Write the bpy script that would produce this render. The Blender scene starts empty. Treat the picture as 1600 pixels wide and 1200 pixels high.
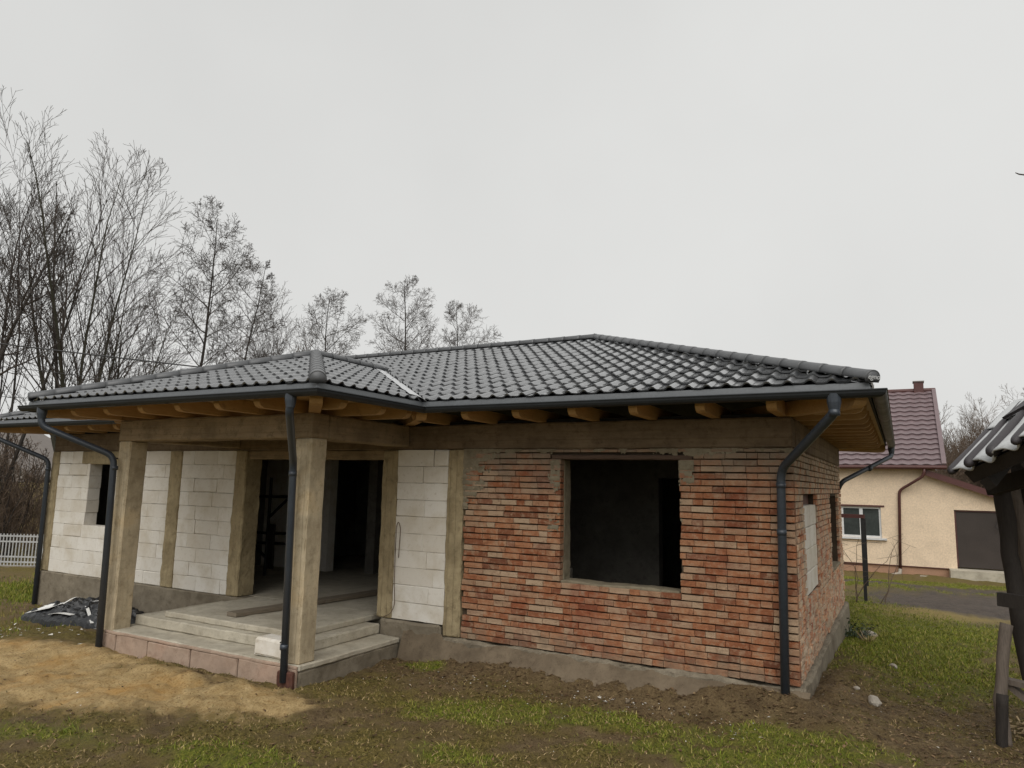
import bpy, bmesh, math, random
import numpy as np
from mathutils import Vector, Matrix, noise

random.seed(11); RNG = np.random.default_rng(7)
sc = bpy.context.scene
COL = sc.collection
PI = math.pi

# ------------------------------------------------------------------ camera
def cam_axes(yaw, pitch, roll):
    f = Vector((math.sin(yaw)*math.cos(pitch), math.cos(yaw)*math.cos(pitch), math.sin(pitch)))
    r = Vector((math.cos(yaw), -math.sin(yaw), 0)); u = r.cross(f)
    c, s = math.cos(roll), math.sin(roll)
    return r*c+u*s, u*c-r*s, f
cd = bpy.data.cameras.new('camera'); cam = bpy.data.objects.new('camera', cd); COL.objects.link(cam)
R_, U_, F_ = cam_axes(-0.5024, 0.1397, 0.0214)
M = Matrix((R_, U_, -F_)).transposed().to_4x4(); M.translation = Vector((1.0281, -8.3015, 2.0616))
cam.matrix_world = M
cd.sensor_fit = 'HORIZONTAL'; cd.sensor_width = 36.0; cd.lens = 36.0*1102.9/1600
cd.clip_start = 0.05; cd.clip_end = 2000
sc.camera = cam

# ------------------------------------------------------------------ world, sun, exposure
SUN_EL, SUN_AZ = math.radians(50), math.radians(158)     # azimuth clockwise from +Y
w = bpy.data.worlds.new('World'); sc.world = w; w.use_nodes = True
nt = w.node_tree; nt.nodes.clear()
o = nt.nodes.new('ShaderNodeOutputWorld'); bg = nt.nodes.new('ShaderNodeBackground')
sky = nt.nodes.new('ShaderNodeTexSky'); sky.sky_type = 'NISHITA'; sky.sun_disc = False
sky.sun_elevation = SUN_EL; sky.sun_rotation = SUN_AZ; sky.dust_density = 6; sky.air_density = 1.0
hs = nt.nodes.new('ShaderNodeHueSaturation'); hs.inputs['Saturation'].default_value = 0.03; hs.inputs['Value'].default_value = 1.0
mx = nt.nodes.new('ShaderNodeMix'); mx.data_type = 'RGBA'; mx.inputs[0].default_value = 0.9
mx.inputs[7].default_value = (7.58, 7.60, 7.45, 1)          # even overcast layer
tcw = nt.nodes.new('ShaderNodeTexCoord'); nw = nt.nodes.new('ShaderNodeTexNoise'); nw.inputs['Scale'].default_value = 1.3; nw.inputs['Detail'].default_value = 5
rw = nt.nodes.new('ShaderNodeMapRange'); rw.inputs[1].default_value = .3; rw.inputs[2].default_value = .7; rw.inputs[3].default_value = .925; rw.inputs[4].default_value = 1.05
nt.links.new(tcw.outputs['Generated'], nw.inputs['Vector']); nt.links.new(nw.outputs[0], rw.inputs[0])
mu = nt.nodes.new('ShaderNodeMix'); mu.data_type = 'RGBA'; mu.blend_type = 'MULTIPLY'; mu.inputs[0].default_value = 1
nt.links.new(sky.outputs[0], hs.inputs['Color']); nt.links.new(hs.outputs[0], mx.inputs[6])
nt.links.new(mx.outputs[2], mu.inputs[6]); nt.links.new(rw.outputs[0], mu.inputs[7])
nt.links.new(mu.outputs[2], bg.inputs[0]); bg.inputs[1].default_value = 0.0745
nt.links.new(bg.outputs[0], o.inputs[0])
sd = bpy.data.lights.new('sun', 'SUN'); sun = bpy.data.objects.new('sun', sd); COL.objects.link(sun)
sd.energy = 1.5; sd.angle = math.radians(60); sd.color = (1.0, 0.965, 0.92)
sdir = Vector((math.sin(SUN_AZ)*math.cos(SUN_EL), math.cos(SUN_AZ)*math.cos(SUN_EL), math.sin(SUN_EL)))
sun.rotation_euler = sdir.to_track_quat('Z', 'Y').to_euler()
sc.view_settings.view_transform = 'Standard'; sc.view_settings.look = 'None'
sc.view_settings.exposure = 0.45; sc.view_settings.gamma = 1.0; sc.view_settings.use_curve_mapping = False

# ------------------------------------------------------------------ materials
def newmat(name):
    m = bpy.data.materials.new(name); m.use_nodes = True
    n = m.node_tree.nodes; n.clear()
    out = n.new('ShaderNodeOutputMaterial'); b = n.new('ShaderNodeBsdfPrincipled')
    m.node_tree.links.new(b.outputs[0], out.inputs[0])
    return m, m.node_tree, b
def coords(nt, scale=(1, 1, 1), kind='geo'):
    if kind == 'geo':
        g = nt.nodes.new('ShaderNodeNewGeometry'); s = g.outputs['Position']
    else:
        g = nt.nodes.new('ShaderNodeTexCoord'); s = g.outputs['Object']
    mp = nt.nodes.new('ShaderNodeMapping'); mp.inputs['Scale'].default_value = scale
    nt.links.new(s, mp.inputs['Vector']); return mp.outputs[0]
def noise_n(nt, vec, scale, detail=5, rough=.6):
    n = nt.nodes.new('ShaderNodeTexNoise'); n.inputs['Scale'].default_value = scale
    n.inputs['Detail'].default_value = detail; n.inputs['Roughness'].default_value = rough
    nt.links.new(vec, n.inputs['Vector']); return n.outputs[0]
def ramp(nt, fac, stops):
    r = nt.nodes.new('ShaderNodeValToRGB'); e = r.color_ramp.elements
    while len(e) < len(stops): e.new(.5)
    for i, (p, c) in enumerate(stops):
        e[i].position = p; e[i].color = (*c, 1) if len(c) == 3 else c
    nt.links.new(fac, r.inputs[0]); return r.outputs[0]
def mix(nt, fac, a, b, blend='MIX'):
    m = nt.nodes.new('ShaderNodeMix'); m.data_type = 'RGBA'; m.blend_type = blend
    for i, v in ((0, fac), (6, a), (7, b)):
        if hasattr(v, 'is_output'): nt.links.new(v, m.inputs[i])
        elif i == 0: m.inputs[0].default_value = v
        else: m.inputs[i].default_value = (*v, 1)
    return m.outputs[2]
def bump(nt, b, h, strength=.5, dist=.01):
    bp = nt.nodes.new('ShaderNodeBump'); bp.inputs['Strength'].default_value = strength; bp.inputs['Distance'].default_value = dist
    nt.links.new(h, bp.inputs['Height']); nt.links.new(bp.outputs[0], b.inputs['Normal'])
def maprange(nt, v, a, b, c, d):
    m = nt.nodes.new('ShaderNodeMapRange'); nt.links.new(v, m.inputs[0])
    for i, x in enumerate((a, b, c, d)): m.inputs[i+1].default_value = x
    return m.outputs[0]
def rnd(nt, kind):
    if kind == 'object':
        return nt.nodes.new('ShaderNodeObjectInfo').outputs['Random']
    return nt.nodes.new('ShaderNodeNewGeometry').outputs['Random Per Island']

def simple(name, col, rough=.6, var=.25, scale=6, bstr=.2, bdist=.004, metallic=0, stretch=(1, 1, 1), spec=.5):
    m, nt, b = newmat(name)
    v = coords(nt, stretch); n1 = noise_n(nt, v, scale); n2 = noise_n(nt, v, scale*9, 4)
    lo = tuple(c*(1-var) for c in col); hi = tuple(min(1, c*(1+var)) for c in col)
    c = ramp(nt, n1, [(.3, lo), (.7, hi)])
    c = mix(nt, .35, c, ramp(nt, n2, [(.3, tuple(x*.6 for x in col)), (.7, tuple(min(1, x*1.3) for x in col))]))
    nt.links.new(c, b.inputs['Base Color'])
    nt.links.new(maprange(nt, n1, .2, .8, max(0, rough-.12), min(1, rough+.12)), b.inputs['Roughness'])
    b.inputs['Metallic'].default_value = metallic; b.inputs['Specular IOR Level'].default_value = spec
    if bstr: bump(nt, b, n2, bstr, bdist)
    return m

def concrete(name, base, dark, streak=(3, 3, .5), pits=True, warm=None, boards=None):
    """cast concrete with board streaks, blotches and pits"""
    m, nt, b = newmat(name)
    v = coords(nt); vs = coords(nt, streak)
    big = noise_n(nt, v, 1.7, 6, .65); st = noise_n(nt, vs, 5.0, 5, .6); fine = noise_n(nt, v, 60, 4, .7); mid = noise_n(nt, v, 9, 6, .7)
    c = ramp(nt, big, [(.32, dark), (.62, base)])
    c = mix(nt, .34, c, ramp(nt, st, [(.3, tuple(x*.62 for x in base)), (.68, tuple(min(1, x*1.18) for x in base))]))
    c = mix(nt, maprange(nt, noise_n(nt, v, 4.5, 7, .72), .50, .66, 0, .5), c, tuple(x*.62 for x in base))
    c = mix(nt, maprange(nt, mid, .52, .68, 0, .55), c, dark)
    if warm: c = mix(nt, maprange(nt, big, .5, .7, 0, .6), c, warm)
    c = mix(nt, maprange(nt, fine, .58, .72, 0, .5), c, tuple(x*.4 for x in dark))
    nt.links.new(c, b.inputs['Base Color']); b.inputs['Roughness'].default_value = .9; b.inputs['Specular IOR Level'].default_value = .25
    h = mix(nt, .5, st, fine); h = mix(nt, .4, h, mid)
    if boards:
        wv = nt.nodes.new('ShaderNodeTexWave'); wv.wave_type = 'BANDS'; wv.bands_direction = boards; wv.wave_profile = 'SAW'; wv.inputs['Scale'].default_value = 3.1; wv.inputs['Distortion'].default_value = .6; wv.inputs['Detail'].default_value = 2
        nt.links.new(v, wv.inputs['Vector']); seam = maprange(nt, wv.outputs['Fac'], .86, 1.0, 0, 1); h = mix(nt, .45, h, seam)
        c = mix(nt, maprange(nt, wv.outputs['Fac'], .93, 1.0, 0, .22), c, dark)
    vo = nt.nodes.new('ShaderNodeTexVoronoi'); vo.inputs['Scale'].default_value = 34; nt.links.new(v, vo.inputs['Vector'])
    hole = maprange(nt, vo.outputs['Distance'], .10, .17, 1, 0); gate = maprange(nt, mid, .5, .6, 0, .8)
    gm = nt.nodes.new('ShaderNodeMath'); gm.operation = 'MULTIPLY'; nt.links.new(hole, gm.inputs[0]); nt.links.new(gate, gm.inputs[1])
    c = mix(nt, gm.outputs[0], c, tuple(x*.35 for x in dark)); nt.links.new(c, b.inputs['Base Color'])
    bump(nt, b, h, 1.0, .014)
    return m

MAT = {}
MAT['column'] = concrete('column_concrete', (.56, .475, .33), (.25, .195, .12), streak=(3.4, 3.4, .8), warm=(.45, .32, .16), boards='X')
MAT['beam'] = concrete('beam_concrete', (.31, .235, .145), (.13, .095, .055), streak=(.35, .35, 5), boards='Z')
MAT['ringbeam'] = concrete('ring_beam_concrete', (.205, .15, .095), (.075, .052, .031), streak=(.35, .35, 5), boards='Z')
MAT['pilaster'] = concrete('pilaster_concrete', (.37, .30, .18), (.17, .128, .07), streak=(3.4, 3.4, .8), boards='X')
MAT['plinth'] = concrete('plinth_concrete', (.25, .215, .16), (.11, .088, .06), streak=(.7, .7, 2))
MAT['screed'] = concrete('step_concrete', (.50, .46, .37), (.33, .29, .22), streak=(1, 1, 1))
MAT['mortar'] = concrete('mortar', (.085, .062, .042), (.035, .026, .018), streak=(2, 2, 2))
MAT['smear'] = concrete('plaster_smear', (.25, .215, .15), (.13, .105, .068), streak=(2, 2, 2))
MAT['interior'] = concrete('interior_wall', (.17, .16, .14), (.08, .075, .064), streak=(1, 1, 1))

def brickmat(name, kind, gain=1.0, smear=.62):
    m, nt, b = newmat(name)
    r = rnd(nt, kind); v = coords(nt)
    g = gain
    c = ramp(nt, r, [(0, (.17*g, .065*g, .035*g)), (.2, (.30*g, .112*g, .052*g)), (.4, (.36*g, .155*g, .076*g)), (.62, (.39*g, .20*g, .11*g)),
                     (.78, (.34*g, .215*g, .135*g)), (.9, (.46*g, .335*g, .225*g)), (1, (.24*g, .10*g, .058*g))])
    n1 = noise_n(nt, v, 9, 7, .75); n2 = noise_n(nt, v, 70, 5, .7); big = noise_n(nt, v, 1.1, 4, .6)
    c = mix(nt, maprange(nt, n1, .48, .64, 0, .7), c, (.42*g, .30*g, .20*g)); c = mix(nt, maprange(nt, n1, .46, .36, 0, .6), c, (.16*g, .07*g, .042*g))
    c = mix(nt, maprange(nt, big, .53, .64, 0, .42), c, (.24*g, .06*g, .03*g))
    c = mix(nt, maprange(nt, noise_n(nt, v, 5, 6, .7), smear, smear+.12, 0, .8), c, (.31*g, .265*g, .20*g))
    c = mix(nt, maprange(nt, n2, .55, .72, 0, .6), c, (.10*g, .05*g, .03*g))
    ge = nt.nodes.new('ShaderNodeNewGeometry'); sx_ = nt.nodes.new('ShaderNodeSeparateXYZ'); nt.links.new(ge.outputs['Position'], sx_.inputs[0])
    haze = maprange(nt, sx_.outputs['Z'], 1.5, 2.5, -.22, .30); cl_ = noise_n(nt, v, 2.6, 6, .7)     # cement run-off below the ring beam
    ad = nt.nodes.new('ShaderNodeMath'); ad.operation = 'ADD'; nt.links.new(haze, ad.inputs[0]); nt.links.new(cl_, ad.inputs[1])
    c = mix(nt, maprange(nt, ad.outputs[0], .50, .80, 0, .80), c, (.235*g, .195*g, .145*g))
    low = maprange(nt, sx_.outputs['Z'], 0, .5, .16, -.2); ad2 = nt.nodes.new('ShaderNodeMath'); ad2.operation = 'ADD'; nt.links.new(low, ad2.inputs[0]); nt.links.new(noise_n(nt, v, 3.4, 5, .7), ad2.inputs[1])
    c = mix(nt, maprange(nt, ad2.outputs[0], .5, .72, 0, .6), c, (.20*g, .15*g, .105*g))
    nt.links.new(c, b.inputs['Base Color']); b.inputs['Roughness'].default_value = .92; b.inputs['Specular IOR Level'].default_value = .2
    bump(nt, b, mix(nt, .5, n1, n2), 1.0, .012)
    return m
MAT['blockglue'] = simple('block_glue', (.30, .27, .22), .9, .2, 6, .2)
MAT['brick'] = brickmat('brick', 'object', .93); MAT['brick_many'] = brickmat('brick_many', 'island', .93)
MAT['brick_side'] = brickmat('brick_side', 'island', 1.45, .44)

m, nt, b = newmat('aerated_block'); v = coords(nt); r = rnd(nt, 'object')
n1 = noise_n(nt, v, 2.2, 6, .65); n2 = noise_n(nt, v, 120, 3, .7); n3 = noise_n(nt, v, 16, 5, .75)
c = ramp(nt, r, [(0, (.66, .625, .56)), (.5, (.73, .70, .64)), (1, (.62, .575, .50))])
c = mix(nt, maprange(nt, n1, .46, .68, 0, .75), c, (.52, .46, .36)); c = mix(nt, maprange(nt, n3, .56, .70, 0, .6), c, (.42, .36, .27))
nt.links.new(c, b.inputs['Base Color']); b.inputs['Roughness'].default_value = .95; b.inputs['Specular IOR Level'].default_value = .15
bump(nt, b, mix(nt, .5, n2, n3), .6, .006); MAT['block'] = m

m, nt, b = newmat('roof_tile'); v = coords(nt); n1 = noise_n(nt, v, 3, 5); n2 = noise_n(nt, v, 180, 3)
r = rnd(nt, 'object'); c = mix(nt, .5, ramp(nt, n1, [(.3, (.040, .043, .046)), (.7, (.062, .064, .066))]), ramp(nt, r, [(0, (.030, .033, .037)), (.6, (.052, .055, .060)), (1, (.085, .088, .094))]))
nt.links.new(c, b.inputs['Base Color']); nt.links.new(maprange(nt, n1, .3, .7, .27, .40), b.inputs['Roughness']); b.inputs['Specular IOR Level'].default_value = .7; b.inputs['Coat Weight'].default_value = 1.0; b.inputs['Coat Roughness'].default_value = .13; b.inputs['Coat IOR'].default_value = 2.1
bump(nt, b, n2, .12, .002); MAT['tile'] = m
MAT['metal'] = simple('dark_coated_metal', (.058, .064, .070), .42, .12, 4, .05, .001, spec=.5)
MAT['gutter'] = simple('gutter_coat_shaded', (.022, .025, .028), .5, .12, 4, .05, .001, spec=.3)  # apron's coat made darker, the dark ground's reflection put into the colour
MAT['apron'] = simple('apron_coat_lit', (.105, .113, .12), .40, .10, 4, .05, .001)  # same coat as the gutter, its brighter light put into the colour
MAT['pipe'] = simple('downpipe_coated_metal', (.038, .047, .060), .36, .15, 5, .05, .001)
MAT['flash'] = simple('zinc_flashing', (.55, .56, .57), .35, .15, 6, .1, .002, metallic=.35)
MAT['ridge'] = simple('ridge_tile', (.085, .088, .092), .42, .2, 7, .3, .002)

def wood(name, a, bcol, stretch, rough=.7, gain=1):
    m, nt, b = newmat(name); v = coords(nt, stretch); v2 = coords(nt); r = rnd(nt, 'object')
    g = noise_n(nt, v, 9, 6, .65); k = noise_n(nt, v2, 5, 3)
    c = ramp(nt, g, [(.28, bcol), (.66, a)]); c = mix(nt, maprange(nt, k, .62, .72, 0, .6), c, tuple(x*.5 for x in bcol))
    c = mix(nt, .3, c, ramp(nt, r, [(0, tuple(x*.7 for x in a)), (1, tuple(min(1, x*1.15) for x in a))]))
    nt.links.new(c, b.inputs['Base Color']); b.inputs['Roughness'].default_value = rough
    bump(nt, b, g, .4, .004); return m
MAT['rafter'] = wood('spruce_rafter', (.50, .315, .14), (.36, .20, .078), (6, .8, 6))
MAT['rafter_x'] = wood('spruce_rafter_cross', (.48, .31, .145), (.34, .20, .08), (.8, 6, 6))
MAT['board'] = wood('soffit_board', (.52, .36, .20), (.38, .25, .125), (.7, 8, 8))
MAT['plank'] = wood('grey_plank', (.20, .165, .12), (.12, .095, .065), (8, .8, 8))
MAT['oldwood'] = wood('weathered_dark_wood', (.030, .023, .018), (.011, .008, .0065), (8, 8, .9), .85)
MAT['oldpost'] = wood('grey_worn_post', (.15, .12, .095), (.06, .047, .037), (8, 8, .9), .85)
MAT['brownframe'] = wood('brown_window_frame', (.13, .065, .02), (.08, .038, .012), (6, 6, .8), .5)
MAT['lintelwood'] = wood('dark_lintel', (.10, .062, .042), (.055, .032, .022), (.8, 6, 6), .85)
MAT['membrane'] = simple('black_roof_membrane', (.012, .012, .013), .8, .2, 5, 0)
MAT['rust'] = simple('rusty_tin', (.085, .032, .020), .75, .5, 14, .6, .004)
MAT['foilblack'] = simple('black_plastic_sheet', (.008, .009, .011), .42, .3, 9, .3, .004)
MAT['foilwhite'] = simple('white_plastic_strip', (.72, .72, .70), .5, .1, 9, .1, .002)
MAT['facing'] = concrete('pink_facing_slab', (.44, .335, .26), (.29, .20, .145), streak=(1, 1, 1), warm=(.37, .215, .15))
MAT['dark'] = simple('dark_steel', (.016, .015, .015), .6, .3, 8, .1)
MAT['wire'] = simple('rusty_wire', (.13, .09, .06), .7, .3, 20, 0)
MAT['cable'] = simple('black_cable', (.02, .02, .02), .6, .1, 4, 0)
MAT['white'] = simple('white_paint', (.62, .63, .63), .5, .12, 6, .1)
MAT['fencewhite'] = simple('grey_white_paint', (.40, .405, .40), .6, .2, 6, .1)
MAT['yellow'] = simple('yellow_render', (.74, .595, .435), .92, .10, 2.2, .5, .004, spec=.2)
MAT['pinkplinth'] = simple('salmon_plinth', (.40, .235, .15), .9, .12, 3, .4, .004)
MAT['redtile'] = simple('wine_metal_tile', (.165, .120, .125), .40, .18, 3, .05)
MAT['redmetal'] = simple('brown_red_metal', (.085, .030, .026), .45, .2, 5, .05)
MAT['brownpanel'] = simple('brown_door', (.040, .030, .025), .55, .15, 3, .05)
MAT['glass'] = simple('window_glass', (.045, .052, .05), .12, .3, 1.5, 0)
MAT['corr'] = simple('corrugated_sheet', (.46, .47, .47), .30, .25, 3, .15, .003)
MAT['corrdark'] = simple('tar_and_flank_shade', (.035, .03, .033), .6, .3, 5, .3)  # tar sheet tone, also the painted shade of the wave flanks
MAT['stone'] = simple('pale_stone', (.36, .325, .27), .9, .3, 9, .7, .01)
MAT['straw'] = simple('firewood_chip', (.40, .30, .17), .85, .3, 8, .3)
MAT['greyroof'] = simple('grey_far_roof', (.16, .14, .125), .8, .2, 2, 0)
MAT['greywall'] = simple('grey_far_wall', (.30, .275, .25), .9, .25, 1, 0)
MAT['bark'] = simple('bark', (.042, .036, .031), .9, .35, 3, .5, .02, stretch=(3, 3, .6))
MAT['barkmoss'] = simple('mossy_bark', (.045, .043, .028), .9, .4, 3, .5, .02, stretch=(3, 3, .6))
MAT['twig'] = simple('twig', (.062, .050, .042), .85, .3, 1, 0)
MAT['brush'] = simple('brush_twig', (.115, .080, .055), .85, .4, .6, 0)
MAT['weed'] = simple('weed_leaf', (.028, .045, .016), .5, .4, 20, .2)

def island_mat(name, stops, rough=.7, trans=0):
    m, nt, b = newmat(name); r = rnd(nt, 'island')
    nt.links.new(ramp(nt, r, stops), b.inputs['Base Color']); b.inputs['Roughness'].default_value = rough; b.inputs['Specular IOR Level'].default_value = .25
    return m
MAT['grass'] = island_mat('grass', [(0, (.060, .085, .010)), (.3, (.125, .165, .014)), (.65, (.22, .245, .026)), (.85, (.30, .27, .055)), (1, (.42, .33, .13))])
MAT['moss'] = island_mat('dull_grass', [(0, (.055, .045, .014)), (.3, (.11, .095, .022)), (.55, (.16, .135, .035)), (.8, (.25, .175, .075)), (1, (.42, .31, .16))])
MAT['litter'] = island_mat('leaf_litter', [(0, (.045, .026, .014)), (.45, (.115, .070, .036)), (.85, (.21, .135, .07)), (1, (.30, .22, .12))])
MAT['crumb'] = island_mat('pale_crumbs', [(0, (.45, .42, .36)), (1, (.80, .78, .72))])

# ------------------------------------------------------------------ mesh helpers
class MB:
    def __init__(s): s.v = []; s.f = []
    def add(s, vs, fs):
        n = len(s.v); s.v += [tuple(x) for x in vs]; s.f += [tuple(i+n for i in f) for f in fs]; return s
    def box(s, x0, x1, y0, y1, z0, z1):
        vs = [(x0,y0,z0),(x1,y0,z0),(x1,y1,z0),(x0,y1,z0),(x0,y0,z1),(x1,y0,z1),(x1,y1,z1),(x0,y1,z1)]
        return s.add(vs, [(0,3,2,1),(4,5,6,7),(0,1,5,4),(1,2,6,5),(2,3,7,6),(3,0,4,7)])
    def obox(s, c, ax, ay, az):      # oriented box: centre and half-axis vectors
        c, ax, ay, az = map(Vector, (c, ax, ay, az))
        vs = [c-ax-ay-az, c+ax-ay-az, c+ax+ay-az, c-ax+ay-az, c-ax-ay+az, c+ax-ay+az, c+ax+ay+az, c-ax+ay+az]
        return s.add(vs, [(0,3,2,1),(4,5,6,7),(0,1,5,4),(1,2,6,5),(2,3,7,6),(3,0,4,7)])
    def bar(s, p, q, wd, h, up=(0, 0, 1)):
        p, q = Vector(p), Vector(q); d = (q-p); L = d.length; d.normalize()
        sd = d.cross(Vector(up)).normalized(); u = sd.cross(d)
        return s.obox((p+q)/2, d*L/2, sd*wd/2, u*h/2)
    def tube(s, pts, r, k=10, cap=True):
        pts = [Vector(p) for p in pts]; rs = r if isinstance(r, (list, tuple)) else [r]*len(pts)
        n0 = len(s.v); ref = None
        for i, p in enumerate(pts):
            d = (pts[min(i+1, len(pts)-1)] - pts[max(i-1, 0)]).normalized()
            if ref is None: ref = d.orthogonal().normalized()
            a = (ref - d*ref.dot(d)).normalized(); ref = a; b = d.cross(a)
            for j in range(k):
                t = 2*PI*j/k; s.v.append(tuple(p + (a*math.cos(t)+b*math.sin(t))*rs[i]))
        for i in range(len(pts)-1):
            for j in range(k):
                s.f.append((n0+i*k+j, n0+i*k+(j+1) % k, n0+(i+1)*k+(j+1) % k, n0+(i+1)*k+j))
        if cap:
            s.f.append(tuple(n0+j for j in reversed(range(k)))); e = n0+(len(pts)-1)*k; s.f.append(tuple(e+j for j in range(k)))
        return s
    def grid(s, rows):
        n0 = len(s.v); m = len(rows[0])
        for r in rows: s.v += [tuple(p) for p in r]
        for i in range(len(rows)-1):
            for j in range(m-1): s.f.append((n0+i*m+j, n0+i*m+j+1, n0+(i+1)*m+j+1, n0+(i+1)*m+j))
        return s
    def mesh(s, name):
        me = bpy.data.meshes.new(name); me.from_pydata(s.v, [], s.f); me.update(); return me
    def build(s, name, mat, parent=None, smooth=False):
        return link(name, s.mesh(name), mat, parent, smooth)
def link(name, me, mat, parent=None, smooth=False):
    if mat and not me.materials: me.materials.append(MAT[mat] if isinstance(mat, str) else mat)
    if smooth: me.shade_smooth()
    ob = bpy.data.objects.new(name, me); COL.objects.link(ob)
    if parent: ob.parent = parent
    return ob
def tag(o, label=None, cat=None, group=None, kind=None):
    if label: o['label'] = label
    if cat: o['category'] = cat
    if group: o['group'] = group
    if kind: o['kind'] = kind
    return o
def thing(name, label, cat, group=None, loc=(0, 0, 0)):
    e = bpy.data.objects.new(name, None); COL.objects.link(e); e.location = loc; e.empty_display_size = .2
    return tag(e, label, cat, group)
def npmesh(name, verts, faces):            # all faces with the same corner count
    verts = np.asarray(verts, np.float32); faces = np.asarray(faces, np.int32); k = faces.shape[1]
    me = bpy.data.meshes.new(name); me.vertices.add(len(verts)); me.vertices.foreach_set('co', verts.ravel())
    me.loops.add(faces.size); me.loops.foreach_set('vertex_index', faces.ravel())
    me.polygons.add(len(faces)); me.polygons.foreach_set('loop_start', np.arange(0, faces.size, k, dtype=np.int32))
    me.polygons.foreach_set('loop_total', np.full(len(faces), k, np.int32)); me.update(calc_edges=True); return me
def nz(x, y, z=0.0, f=1.0): return noise.noise(Vector((x*f, y*f, z*f)))
def rbox(x0, x1, y0, y1, z0, z1, step=.12, amp=.006, bev=.012, seed=0.0, freq=3.0, mb=None):
    """a rough cast box: gridded faces, worn edges, uneven surface"""
    mb = mb or MB(); n0 = len(mb.v); idx = {}
    def axis(a, b):
        n = max(1, int(round((b-a)/step))); inner = [a+(b-a)*i/n for i in range(1, n)]
        e = min(bev, (b-a)*.3); L = [a, a+e]+[t for t in inner if a+e*1.6 < t < b-e*1.6]+[b-e, b]; return L
    X, Y, Z = axis(x0, x1), axis(y0, y1), axis(z0, z1)
    c = Vector(((x0+x1)/2, (y0+y1)/2, (z0+z1)/2))
    def vert(i, j, k):
        key = (i, j, k)
        if key in idx: return idx[key]
        p = Vector((X[i], Y[j], Z[k])); ex = (i in (0, len(X)-1)) + (j in (0, len(Y)-1)) + (k in (0, len(Z)-1))
        if ex >= 2:
            pull = bev*(.35+.9*abs(nz(p.x+seed, p.y, p.z, 9)))
            for a, (lo, hi, q) in enumerate(((0, len(X)-1, i), (0, len(Y)-1, j), (0, len(Z)-1, k))):
                if q == lo: p[a] += pull
                elif q == hi: p[a] -= pull
        q = Vector(noise.noise_vector(Vector((p.x*freq+seed, p.y*freq, p.z*freq))))
        q2 = Vector(noise.noise_vector(Vector((p.x*freq*5+seed, p.y*freq*5, p.z*freq*5))))
        p = p + q*amp + q2*amp*.4
        idx[key] = len(mb.v); mb.v.append(tuple(p)); return idx[key]
    nx, ny, nzz = len(X)-1, len(Y)-1, len(Z)-1
    for i in range(nx):
        for j in range(ny):
            mb.f.append((vert(i,j,0), vert(i,j+1,0), vert(i+1,j+1,0), vert(i+1,j,0)))
            mb.f.append((vert(i,j,nzz), vert(i+1,j,nzz), vert(i+1,j+1,nzz), vert(i,j+1,nzz)))
    for i in range(nx):
        for k in range(nzz):
            mb.f.append((vert(i,0,k), vert(i+1,0,k), vert(i+1,0,k+1), vert(i,0,k+1)))
            mb.f.append((vert(i,ny,k), vert(i,ny,k+1), vert(i+1,ny,k+1), vert(i+1,ny,k)))
    for j in range(ny):
        for k in range(nzz):
            mb.f.append((vert(0,j,k), vert(0,j,k+1), vert(0,j+1,k+1), vert(0,j+1,k)))
            mb.f.append((vert(nx,j,k), vert(nx,j+1,k), vert(nx,j+1,k+1), vert(nx,j,k+1)))
    return mb
def rpart(name, mat, parent, *a, **k): return rbox(*a, **k).build(name, mat, parent)

# ------------------------------------------------------------------ ground
def base_h(x, y):
    h = -0.28 - 0.020*np.maximum(0, -x-1) - 0.026*np.maximum(0, y)
    h = np.where(y < -2.2, h + 0.03*(-2.2-y), h)
    return np.maximum(h, -1.7)
def sm(a, b, t): t = np.clip((t-a)/(b-a), 0, 1); return t*t*(3-2*t)
def vnoise(x, y, f, seed):                # cheap value noise on arrays
    x = np.asarray(x, float)*f+seed*17.3; y = np.asarray(y, float)*f+seed*31.7
    xi = np.floor(x).astype(np.int64); yi = np.floor(y).astype(np.int64); fx = x-xi; fy = y-yi
    def hsh(a, b):
        n = (a*374761393 + b*668265263 + seed*1442695) & 0x7fffffff
        n = ((n ^ (n >> 13))*1274126177) & 0x7fffffff
        return ((n ^ (n >> 16)) & 0xffff)/65535.0
    u = fx*fx*(3-2*fx); v = fy*fy*(3-2*fy)
    return (hsh(xi, yi)*(1-u)+hsh(xi+1, yi)*u)*(1-v) + (hsh(xi, yi+1)*(1-u)+hsh(xi+1, yi+1)*u)*v
def fbm(x, y, f, seed, o=4):
    s = 0; a = 1; t = 0
    for i in range(o): s = s+a*vnoise(x, y, f*2**i, seed+i); t += a; a *= .55
    return s/t
def mound(x, y):
    h = 0.13*np.exp(-((y+0.12)/0.26)**2)*sm(-5.0, -3.2, x)*(1-sm(.0, .35, x))*(y < .6)
    h = h + 0.10*np.exp(-(((x+.5)/.5)**2+((y+.2)/.30)**2))
    h = h + 0.10*np.exp(-(((x+10.6)/1.2)**2+((y+1.7)/.8)**2)) + 0.08*np.exp(-(((x+6.9)/1.6)**2+((y+2.35)/.30)**2))
    h = h + .13*np.exp(-(((x-.35)/.35)**2+((y-1.5)/1.8)**2))
    return h
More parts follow.
